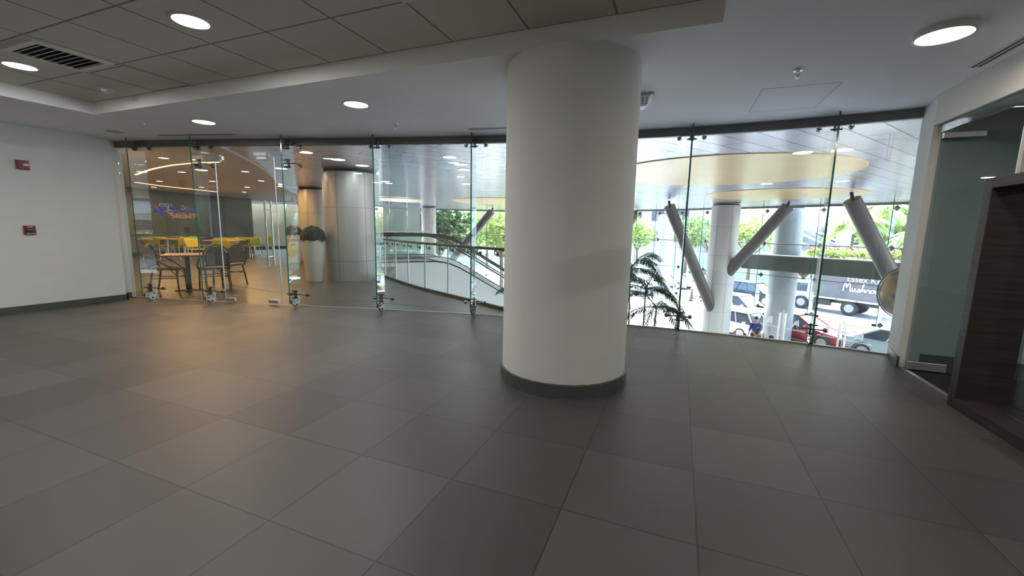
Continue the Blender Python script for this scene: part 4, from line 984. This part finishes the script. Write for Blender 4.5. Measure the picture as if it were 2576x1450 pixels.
p = onst(2145, 600, 20.5); palm('street palm with drooping fronds right of the rightmost fin', gnd(p), 6.3, 15, 2.9, 'leaf_light', .75, 21, 'street palms', 1, .13, .1, .9)
p = onst(2232, 560, 24); palm('tall street palm behind the right strut', gnd(p), 7.8, 16, 3.0, 'leaf_light', .75, 33, 'street palms', 1, .13, .1, .9)
p = onst(2300, 640, 20.0); palm('low street palm at the right edge of the glass', gnd(p), 5.6, 14, 2.6, 'leaf', .7, 35, 'street palms', 1, .13, .2, .9)
tree('dense green tree behind the palms at the right edge', gnd(onst(2275, 560, 29)), 9.0, 3.4, 'leaf', 11, 1800, .28)
for k, (px, dpt, h_, m_, lab) in enumerate(((975, 40, 7.5, 'leaf', 'green tree beyond the blue glass panels'), (1052, 53, 7.5, 'leaf', 'green tree seen between the blue panels and the pale column'), (1105, 33, 8.0, 'leaf_backlit', 'dark backlit tree right of the pale column beyond the escalators'), (1142, 52, 7.5, 'leaf_backlit', 'dark backlit spreading tree behind the escalator handrail'),
                                           (1188, 39, 7.4, 'leaf_light', 'bright green tree behind the fin in front of the escalators'), (1225, 57, 8.0, 'leaf_backlit', 'dark backlit tree left of the round column'), (1262, 34, 7.6, 'leaf_light', 'bright green tree touching the left edge of the round column'), (1330, 48, 7.8, 'leaf', 'green tree hidden behind the round column'))):
    tree(lab, gnd(atd(px, 600, dpt)), h_, 2.6 if dpt < 45 else 3.3, m_, 40 + k, 1900, .27, 30 if k in (1, 3) else 0)
fl = thing('flower_bed', 'low yellow green flower bed with orange blossoms on the canopy', 'flower bed', tuple(st(0, 2, .34)))
b = MB(); rnd = random.Random(5); b2 = MB()
for k in range(26):
    q = V2(CW[4]).lerp(V2(CW[1]), k / 25) + OUTN * (1.35 + rnd.uniform(0, 1.2))
    if (q.xy - o2.xy).length < 1.1: continue
    leaves(b, (q.x, q.y, .50), (.34, .34, .24), 70, .10, rnd, .1)
    if k % 2 == 0: leaves(b2, (q.x, q.y, .74), (.25, .25, .10), 9, .10, rnd, .1)
b.obj('foliage', 'leaf_light', fl); b2.obj('blossoms', 'flower', fl)

# ------------------------------------------------------------------ street and the houses across
b = MB(); b.prism([tuple(st(a, n_))[:2] for a, n_ in ((-90, -.2), (60, -.2), (60, 90), (-90, 90))], GZ - .3, GZ - .012); struct(b.obj('road', 'asphalt'))
b = MB(); b.prism([(-60, 14.2)] + [(c[0] - .2, c[1] + .2) for c in CW[::-1]] + [(-40, 70), (-70, 60)], GZ - .3, GZ - .016); struct(b.obj('road', 'asphalt'))
b = MB(); b.prism([tuple(st(a, n_))[:2] for a, n_ in ((-26, 9.4), (4.5, 9.4), (4.5, 11.0), (-26, 11.0))], GZ - .1, GZ + .16); struct(b.obj('kerb_median', 'kerb'))
b = MB(); b.prism([tuple(st(a, n_))[:2] for a, n_ in ((-25.8, 9.6), (4.3, 9.6), (4.3, 10.8), (-25.8, 10.8))], GZ, GZ + .22); g_ = b.obj('grass', 'grass'); tag(g_, 'strip of grass and low plants on the street median', 'grass', kind='stuff')
b = MB(); b.prism([tuple(st(a, n_))[:2] for a, n_ in ((-90, 19.5), (40, 19.5), (40, 20.2), (-90, 20.2))], GZ - .1, GZ + .15); struct(b.obj('kerb_far', 'kerb'))
b = MB(); b.prism([tuple(st(a, n_))[:2] for a, n_ in ((-90, 20.2), (40, 20.2), (40, 26), (-90, 26))], GZ - .1, GZ + .1); g_ = b.obj('grass', 'grass'); tag(g_, 'green verge along the far side of the street', 'grass', kind='stuff')
for k in range(12):
    b = MB(); b.prism([tuple(st(-50 + k * 5 + a, 14.2 + n_))[:2] for a, n_ in ((0, 0), (2, 0), (2, .15), (0, .15))], GZ - .012, GZ - .008); struct(b.obj('trim_%d' % (40 + k), 'stone'))
t = thing('boundary_wall', 'long white boundary wall across the street at left', 'wall', tuple(st(-30, 26.3)))
b = MB(); b.slab(st(-70, 26.3), st(-9, 26.3), .25, GZ, GZ + 2.9); b.obj('wall', 'house', t); b = MB(); b.slab(st(-70, 26.3), st(-9, 26.3), .33, GZ + 2.9, GZ + 3.0); b.obj('coping', 'stone', t)
def building(label, a0, a1, bn, z1, floors, bays, wall='house', glassh=.55, deep=10, group=None, sill=.25, ribbon=False, zb=GZ):
    t = thing('building', label, 'building', tuple(st((a0 + a1) / 2, bn, zb)), 0, group)
    b = MB(); b.prism([tuple(st(a, n_))[:2] for a, n_ in ((a0, bn), (a1, bn), (a1, bn + deep), (a0, bn + deep))], zb, z1); b.obj('wall', wall, t)
    fh = (z1 - zb) / floors
    for f_ in range(floors):
        z = zb + f_ * fh
        b = MB(); b.prism([tuple(st(a, n_))[:2] for a, n_ in ((a0 - .1, bn - .5), (a1 + .1, bn - .5), (a1 + .1, bn), (a0 - .1, bn))], z + fh * .90, z + fh); b.obj('floor_band', 'house', t)
        for k in range(bays):
            u0 = a0 + (a1 - a0) * (k + (.0 if ribbon else .2)) / bays; u1 = a0 + (a1 - a0) * (k + (.98 if ribbon else .8)) / bays
            b = MB(); b.slab(st(u0, bn - .03), st(u1, bn - .03), .08, z + fh * sill, z + fh * (sill + glassh)); wf = b.obj('window', 'house', t)
            b = MB(); b.slab(st(u0 + .12, bn - .06), st((u0 + u1) / 2 - .05, bn - .06), .06, z + fh * sill + .1, z + fh * (sill + glassh) - .1); b.slab(st((u0 + u1) / 2 + .05, bn - .06), st(u1 - .12, bn - .06), .06, z + fh * sill + .1, z + fh * (sill + glassh) - .1); b.obj('pane', 'winglass', wf)
    return t
building('white two storey house with dark windows across the street at left', -66, -27, 33, 5.2, 3, 9)
building('white low building behind the street trees in the middle', -26, -10, 36, 2.2, 2, 4)
building('white building with ribbon windows behind the palms at right', -9, 22, 34.5, 6.0, 3, 6, ribbon=True, glassh=.42, sill=.3)
building('dark fronted grey building behind the truck at far right', 8, 40, 26.2, 1.6, 2, 6, wall='house_grey', ribbon=True, deep=6)
building('pale building behind the dark trees beyond the escalators', -75, -45, 8, 4.0, 3, 7)
t = thing('ramp', 'white diagonal stair ramp rails on the building right of the outer column', 'stair ramp', tuple(onst(2030, 600, 29)))
for dy in (0, 26, 48):
    b = MB(); b.tube([onst(1985, 548 + dy, 29.5), onst(2110, 609 + dy * .9, 29.5)], .12, 6); b.obj('ramp_rail', 'house', t, smooth=60)
b = MB(); q = [onst(1985, 560, 30), onst(2110, 618, 30), onst(2110, 660, 30), onst(1985, 620, 30)]; q2 = [v + OUTN * .3 for v in q]; b.add(q + q2, [(0, 1, 2, 3), (7, 6, 5, 4), (0, 4, 5, 1), (1, 5, 6, 2), (2, 6, 7, 3), (3, 7, 4, 0)]); b.obj('flight', 'house_grey', t)

# ------------------------------------------------------------------ vehicles
HD_ = math.atan2(ALNG.y, ALNG.x)
def car(label, p, rz, paint, L=4.5, W=1.8, H=1.46, belt=.92, hood=1.25, boot=.85, rake=.65, back=.5, wr=.33, kind='car', roofc=None, rails=False, group='cars on the street'):
    t = thing(kind, label, 'car', (p[0], p[1], GZ), rz, group); m_ = carpaint(paint[0], paint[1]); w = W / 2
    xs = [-L / 2, -L / 2 + .12, -L / 2 + boot * .7, -.6, .5, L / 2 - hood, L / 2 - .35, L / 2 - .06, L / 2]
    zt = [belt - .22, belt - .05, belt + .02, belt + .02, belt, belt - .02, belt - .18, belt - .34, belt - .45]
    ws = [w * .84, w * .93, w * .98, w, w, w * .98, w * .93, w * .86, w * .76]
    b = MB(); rings = []
    for x, z, hw in zip(xs, zt, ws):
        zb = .24 if abs(x) < L / 2 - .3 else .32
        rings.append([(x, -hw * .86, zb), (x, -hw, zb + .14), (x, -hw, z - .16), (x, -hw * .93, z - .03), (x, -hw * .75, z), (x, hw * .75, z), (x, hw * .93, z - .03), (x, hw, z - .16), (x, hw, zb + .14), (x, hw * .86, zb)])
    vs_ = [q for r_ in rings for q in r_]; fs = []
    for i in range(len(rings) - 1):
        for k in range(10): l = (k + 1) % 10; fs.append((i * 10 + k, (i + 1) * 10 + k, (i + 1) * 10 + l, i * 10 + l))
    fs += [tuple(range(10)), tuple((len(rings) - 1) * 10 + k for k in range(10))[::-1]]
    b.add(vs_, fs); b.obj('body', m_, t, smooth=50, local=True)
    xa, xb = -L / 2 + boot * .55, L / 2 - hood + .05; xc, xd = xa + back, xb - rake; bw, tw = w * .90, w * .70; zr = H - .05
    b = MB(); B_ = [(xa, -bw, belt), (xb, -bw, belt - .03), (xb, bw, belt - .03), (xa, bw, belt)]; T_ = [(xc, -tw, zr), (xd, -tw, zr), (xd, tw, zr), (xc, tw, zr)]
    b.add(B_ + T_, [(4, 5, 6, 7), (0, 1, 5, 4), (1, 2, 6, 5), (2, 3, 7, 6), (3, 0, 4, 7)]); b.obj('windows', 'winglass', t, local=True)
    b = MB(); b.box(((xc + xd) / 2, 0, zr + .02), (xd - xc + .10, tw * 2 + .04, .05)); b.obj('roof', roofc or m_, t, local=True, bevel=.02)
    b = MB()
    for i in range(4): b.tube([B_[i], T_[i]], .035, 6)
    for sg in (-1, 1):
        for f_ in (.38, .66): b.tube([(xa + (xb - xa) * f_, sg * bw, belt), (xc + (xd - xc) * f_, sg * tw, zr)], .03, 6)
    b.obj('pillar', m_, t, smooth=60, local=True)
    if rails:
        for sg in (-1, 1): b = MB(); b.tube([(xc + .1, sg * tw * .92, H + .02), (xd - .1, sg * tw * .92, H + .02)], .022, 6); b.obj('roof_rail', 'steel_sat', t, local=True)
    for x in (-L / 2 + .85, L / 2 - .88):
        for sg in (-1, 1):
            X = Matrix.Translation((x, sg * (w - .10), wr)) @ Matrix.Rotation(PI / 2 * -sg, 4, 'X')
            b = MB(); b.lathe([(0, -.09), (wr * .92, -.09), (wr, -.06), (wr, .07), (wr * .92, .10), (wr * .70, .105), (wr * .66, .09)], n=24, X=X); wh = b.obj('wheel', 'rubber', t, smooth=40, local=True)
            b = MB(); b.lathe([(wr * .67, .095), (wr * .62, .08), (wr * .2, .10), (0, .10)], n=10, X=X); b.obj('rim', 'grey', wh, local=True)
            b = MB(); b.lathe([(wr * 1.02, .085), (wr * 1.2, .09)], n=24, X=Matrix.Translation((x, sg * (w - .10), wr + .01)) @ Matrix.Rotation(PI / 2 * -sg, 4, 'X')); b.obj('wheel_arch', 'black', t, local=True)
    for sg in (-1, 1):
        b = MB(); b.box((L / 2 - .18, sg * w * .66, belt - .27), (.24, .34, .12)); b.obj('headlight', 'clear_lens', t, local=True, bevel=.02)
        b = MB(); b.box((-L / 2 + .10, sg * w * .72, belt - .12), (.20, .36, .14)); b.obj('tail_light', 'red', t, local=True, bevel=.02)
        b = MB(); b.box((xb - .38, sg * (w + .07), belt + .05), (.12, .18, .11)); b.obj('mirror', m_, t, local=True, bevel=.02)
    return t
q = at(1891, 760, GZ); car('dark blue estate car with roof rails driving right behind the V column', q, HD_, ('dark_blue_paint', (.004, .006, .022)), 4.7, 1.88, 1.62, 1.02, 1.25, .35, .75, .75, .37, rails=True)
q = at(1858, 803, GZ); car('white car facing right, in front of the dark blue estate car', q, HD_, ('white_paint', (.75, .75, .77)), 4.6, 1.85, 1.62, 1.02, 1.3, .4, .8, .6, .37)
q = at(2008, 857, GZ); car('dark red car passing behind the outer round column', q, HD_, ('red_paint', (.30, .012, .03)), 4.5, 1.8, 1.47, .93, 1.3, .6, .85, .6, .33)
q = st(4.8, 3.6); car('grey car with a red tail light at the right edge of the glass', q, HD_, ('grey_blue_paint', (.36, .42, .46)), 4.6, 1.82, 1.45, .95, 1.2, .9, .8, .8, .34)
q = st(-1.85, 1.75); car('small white car with a long dark window band behind the man in blue', q, HD_, ('van_white_paint', (.72, .73, .76)), 2.9, 1.6, 1.42, .86, .35, .15, .35, .15, .30)
q = at(1762, 713, GZ); car('silver car facing left on the far lane', q, HD_ + PI, ('silver_paint', (.45, .46, .50)), 4.9, 1.9, 1.7, 1.05, 1.2, .9, .7, .5, .40)
q = at(1690, 722, GZ); car('white car beside the white outer column', q, HD_, ('white_paint_two', (.72, .72, .74)), 4.4, 1.78, 1.46, .92, 1.2, .6, .8, .6, .33)
q = at(1618, 737, GZ); car('white car seen through the palm fronds', q, HD_, ('white_paint_three', (.70, .71, .74)), 4.5, 1.8, 1.47, .92, 1.2, .6, .8, .6, .33)
q = at(1605, 706, GZ); car('pale car farther up the street behind the palm', q, HD_ + PI, ('pale_paint', (.60, .62, .66)), 4.5, 1.8, 1.47, .92, 1.2, .6, .8, .6, .33)
q = at(2030, 722, GZ); car('silver car behind the truck, left of its cab', q, HD_, ('silver_paint_two', (.55, .57, .60)), 4.6, 1.85, 1.6, 1.0, 1.2, .6, .8, .5, .36)
for px, py, k, lab, cc in ((1010, 668, 0, 'pale car on the street beyond the escalators, left one', (.6, .62, .62)), (1075, 662, 1, 'orange red car on the street beyond the escalators', (.55, .12, .05)), (1120, 682, 2, 'green grey car on the street beyond the escalators', (.35, .42, .40)), (1165, 690, 3, 'pale car on the street under the escalator handrail', (.62, .65, .65))):
    q = at(px, py + 8, GZ); car(lab, q, .5, ('street_paint_%d' % k, cc), group='cars beyond the escalators')
t = thing('truck', 'grey box truck with white Mushroom lettering driving left', 'truck', tuple(st(-1.9, 15.3)), HD_ + PI, None); g = M['concrete']
tk = mat('faded_grey_box', (.115, .105, .115), .7, noise=.2, nscale=1.6)
b = MB(); b.box((-.42, 0, 2.08), (4.5, 2.2, 2.05)); b.obj('cargo_box', tk, t, local=True)
b = MB()
for z in (1.06, 3.10): b.box((-.42, 1.11, z), (4.56, .05, .11)); b.box((-.42, -1.11, z), (4.56, .05, .11))
for x in (-2.66, 1.82):
    for y in (1.11, -1.11): b.box((x, y, 2.08), (.11, .06, 2.1))
b.obj('box_frame', 'pot', t, local=True)
b = MB(); b.add([(1.90, -.95, .55), (3.50, -.95, .55), (3.50, .95, .55), (1.90, .95, .55), (1.90, -.95, 1.25), (3.55, -.95, 1.15), (3.55, .95, 1.15), (1.90, .95, 1.25), (1.90, -.85, 2.1), (3.00, -.85, 2.05), (3.00, .85, 2.05), (1.90, .85, 2.1)],
                 [(3, 2, 1, 0), (0, 1, 5, 4), (1, 2, 6, 5), (2, 3, 7, 6), (3, 0, 4, 7), (4, 5, 9, 8), (5, 6, 10, 9), (6, 7, 11, 10), (7, 4, 8, 11), (8, 9, 10, 11)]); b.obj('cab', 'house', t, local=True)
b = MB()
for sg in (-1, 1): b.add([(2.15, sg * .94, 1.32), (3.25, sg * .94, 1.28), (2.97, sg * .87, 1.92), (2.15, sg * .87, 1.95)], [(0, 1, 2, 3)])
b.add([(3.52, -.8, 1.25), (3.52, .8, 1.25), (3.09, .75, 1.95), (3.09, -.75, 1.95)], [(0, 1, 2, 3)]); b.obj('cab_window', 'winglass', t, local=True)
b = MB(); b.box((-.15, 0, .80), (5.0, .8, .22)); b.box((1.1, .75, .7), (.9, .35, .4)); b.obj('chassis', 'black', t, local=True)
for x in (-.55, 2.45):
    for sg in (-1, 1):
        X = Matrix.Translation((x, sg * .92, .50)) @ Matrix.Rotation(PI / 2 * -sg, 4, 'X'); b = MB(); b.lathe([(0, -.16), (.46, -.16), (.50, -.10), (.50, .08), (.46, .13), (.30, .13), (.26, .06)], n=28, X=X); wh = b.obj('wheel', 'rubber', t, smooth=40, local=True)
        b = MB(); b.lathe([(.30, .12), (.26, .07), (.10, .06), (.08, .13), (0, .13)], n=20, X=X); b.obj('rim', 'grey', wh, local=True)
for x in (-2.2, -1.0, .2, 1.4):
    b = MB(); b.box((x, 1.14, 1.06), (.16, .01, .06)); b.obj('reflector', 'red', t, local=True)
TB = world_of(t) @ Matrix.Translation((-.05, 1.115, 0)); tx = ALNG; lf = lambda x, z: world_of(t) @ Vector((-x, 1.118, z))     # x runs right as seen from the building
text('upper_lettering', 'Essex Ken', .52, wallframe(lf(1.35, 2.55), ALNG), 'white', t, .004)
MUSH = [[(0, 0), (.06, .5), (.14, .62), (.2, .2), (.3, .62), (.38, .55), (.40, .05), (.48, .0)], [(.50, .28), (.52, .05), (.60, .02), (.68, .28), (.68, .05), (.76, .03)], [(.78, .05), (.90, .28), (.94, .12), (.88, .0), (.80, .02)],
        [(.94, .02), (1.06, .3), (1.14, .58), (1.08, .62), (1.06, .02), (1.14, .24), (1.2, .22), (1.21, .02), (1.27, .04)], [(1.27, .04), (1.34, .26), (1.38, .2), (1.46, .2), (1.44, .04), (1.50, .03)],
        [(1.62, .24), (1.52, .2), (1.52, .04), (1.62, .02), (1.68, .14), (1.62, .24), (1.74, .2)], [(1.86, .24), (1.76, .2), (1.76, .04), (1.86, .02), (1.92, .14), (1.86, .24), (1.98, .2)],
        [(1.98, .22), (2.0, .02), (2.06, .22), (2.12, .2), (2.13, .02), (2.18, .22), (2.24, .2), (2.25, .02), (2.32, .04)]]
b = MB()
for s_ in MUSH:
    pts = [lf(.12 + x * 1.02, 1.70 + z * .95 + .0) for x, z in s_]; Q = []
    for i in range(len(pts) - 1):
        for k in range(5): Q.append(pts[i].lerp(pts[i + 1], k / 5))
    Q.append(pts[-1])
    for _ in range(2): Q = [Q[0]] + [(Q[i - 1] + Q[i] * 2 + Q[i + 1]) / 4 for i in range(1, len(Q) - 1)] + [Q[-1]]
    b.tube(Q, .038, 6)
b.obj('script_lettering', 'white', t, smooth=60)
q = at(1739, 757, GZ); t = thing('traffic_cone', 'dark traffic cone standing alone on the pale road', 'traffic cone', tuple(q))
b = MB(); b.box((0, 0, .02), (.48, .48, .04)); b.obj('base', 'black', t, local=True); b = MB(); b.lathe([(.17, .04), (.05, .95), (.03, 1.0), (0, 1.0)], n=18); b.obj('cone', 'cone', t, smooth=40, local=True)

# ------------------------------------------------------------------ people
def skinned(name, chains, m, parent, root=0, sub=2):
    """continuous body grown from connected joints; every joint is (x, y, z, radius)"""
    vs_, es, rs = [], [], []; idx = {}
    for ch in chains:
        prev = None
        for j in ch:
            key = (round(j[0], 4), round(j[1], 4), round(j[2], 4))
            if key not in idx: idx[key] = len(vs_); vs_.append(j[:3]); rs.append(j[3])
            if prev is not None and (prev, idx[key]) not in es and prev != idx[key]: es.append((prev, idx[key]))
            prev = idx[key]
    me = bpy.data.meshes.new(name); me.from_pydata(vs_, es, []); me.materials.append(M[m]); o = bpy.data.objects.new(name, me); C.objects.link(o); o.parent = parent
    sk = o.modifiers.new('skin', 'SKIN'); sk.use_smooth_shade = True
    for i, r_ in enumerate(rs):
        sv = me.skin_vertices[0].data[i]; sv.radius = (r_, r_); sv.use_root = (i == root)
    s_ = o.modifiers.new('sub', 'SUBSURF'); s_.levels = sub; s_.render_levels = sub
    return o
def person(label, p, rz, top, bottom, k=1.0, arm=0.0, longhair=False, bend=0.0):
    """standing figure facing +x, feet on the ground"""
    t = thing('person', label, 'person', (p[0], p[1], GZ), rz, 'people at the entrance'); t.scale = (k, k, k)
    f = bend
    hip = (0, 0, .93, .115); wst = (f * .3, 0, 1.08, .105); ch_ = (f * .6, 0, 1.28, .125); nk0 = (f * .8, 0, 1.42, .075); nk = (f, 0, 1.49, .052); jaw = (f + .025, 0, 1.56, .070); hd = (f + .015, 0, 1.64, .090); crn = (f + .005, 0, 1.71, .068)
    body = [[hip, wst, ch_, nk0, nk, jaw, hd, crn]]; sl = []; tr = []
    for sg in (-1, 1):
        sh = (f * .7, sg * .17, 1.38, .058); el = (f * .5 - .02, sg * .235, 1.10, .040); wr_ = (f * .5 + .10 + arm, sg * .22, .88 + arm * .9, .028); hn = (f * .5 + .12 + arm, sg * .215, .82 + arm * .95, .032)
        body.append([ch_, sh, el, wr_, hn])
        for q_ in range(4):
            y0 = sg * (.195 + .013 * q_); x0 = f * .5 + .13 + arm; z0 = .795 + arm * .95; ln = (.055, .066, .062, .05)[q_]
            body.append([hn, (x0, y0, z0, .010), (x0 + .008, y0, z0 - ln * .55, .0085), (x0 + .02, y0 - sg * .004, z0 - ln, .0075)])
        body.append([hn, (f * .5 + .15 + arm, sg * .19, .815 + arm * .95, .011), (f * .5 + .17 + arm, sg * .185, .785 + arm * .95, .009)])
        hj = (0, sg * .095, .86, .085); kn = (.02, sg * .10, .48, .056); an = (-.02, sg * .10, .09, .038); toe = (.13, sg * .115, .04, .035)
        body.append([hip, hj, kn, an, toe])
        sl.append([(f * .6, 0, 1.281, .135), (f * .7, sg * .172, 1.381, .070), (f * .5 - .02, sg * .237, 1.12, .054), (f * .5 + .02, sg * .237, 1.06, .050)])
        tr.append([(0, 0, .935, .125), (0, sg * .096, .861, .097), (.02, sg * .101, .481, .070), (-.02, sg * .101, .12, .058)])
    skinned('body', body, 'skin', t)
    skinned('shirt', [[(0, 0, .90, .128), (f * .3, 0, 1.081, .118), (f * .6, 0, 1.281, .135), (f * .8, 0, 1.40, .085)]] + sl, top, t)
    skinned('trousers', tr, bottom, t)
    b = MB(); b.ball((f + .0, 0, 1.655), .108, 18, 12, (1, .92, 1.05), -.1)
    if longhair: b.tube([(f - .03, 0, 1.70), (f - .075, 0, 1.60), (f - .085, 0, 1.46)], [.085, .085, .05], 12)
    b.obj('hair', 'hair', t, smooth=60, local=True)
    for sg in (-1, 1): b = MB(); b.ball((f + .098, sg * .032, 1.635), .011, 8, 6); b.obj('eye', 'black', t, local=True)
    b = MB(); b.tube([(f + .092, 0, 1.63), (f + .118, 0, 1.595), (f + .095, 0, 1.588)], [.008, .014, .008], 6); b.obj('nose', 'skin', t, smooth=60, local=True)
    b = MB(); b.tube([(f + .088, -.026, 1.558), (f + .099, 0, 1.556), (f + .088, .026, 1.558)], .006, 6); b.obj('mouth', 'red', t, smooth=60, local=True)
    return t
q = atd(1909, 829, 17.3); person('woman in a patterned blouse with tied dark hair by the entrance', q, IMR + .2, 'blouse', 'trouser', .93, .12, True)
q = atd(1940, 852, 16.3); person('person with dark hair standing right of the woman, only the head showing', q, IMR + 1.7, 'trouser', 'trouser', .90, .05)
q = atd(1904, 789, 19.2); person('man in a dark blue uniform shirt near the glass doors', q, IMR + 1.4, 'navy', 'trouser', .98, .05, False)
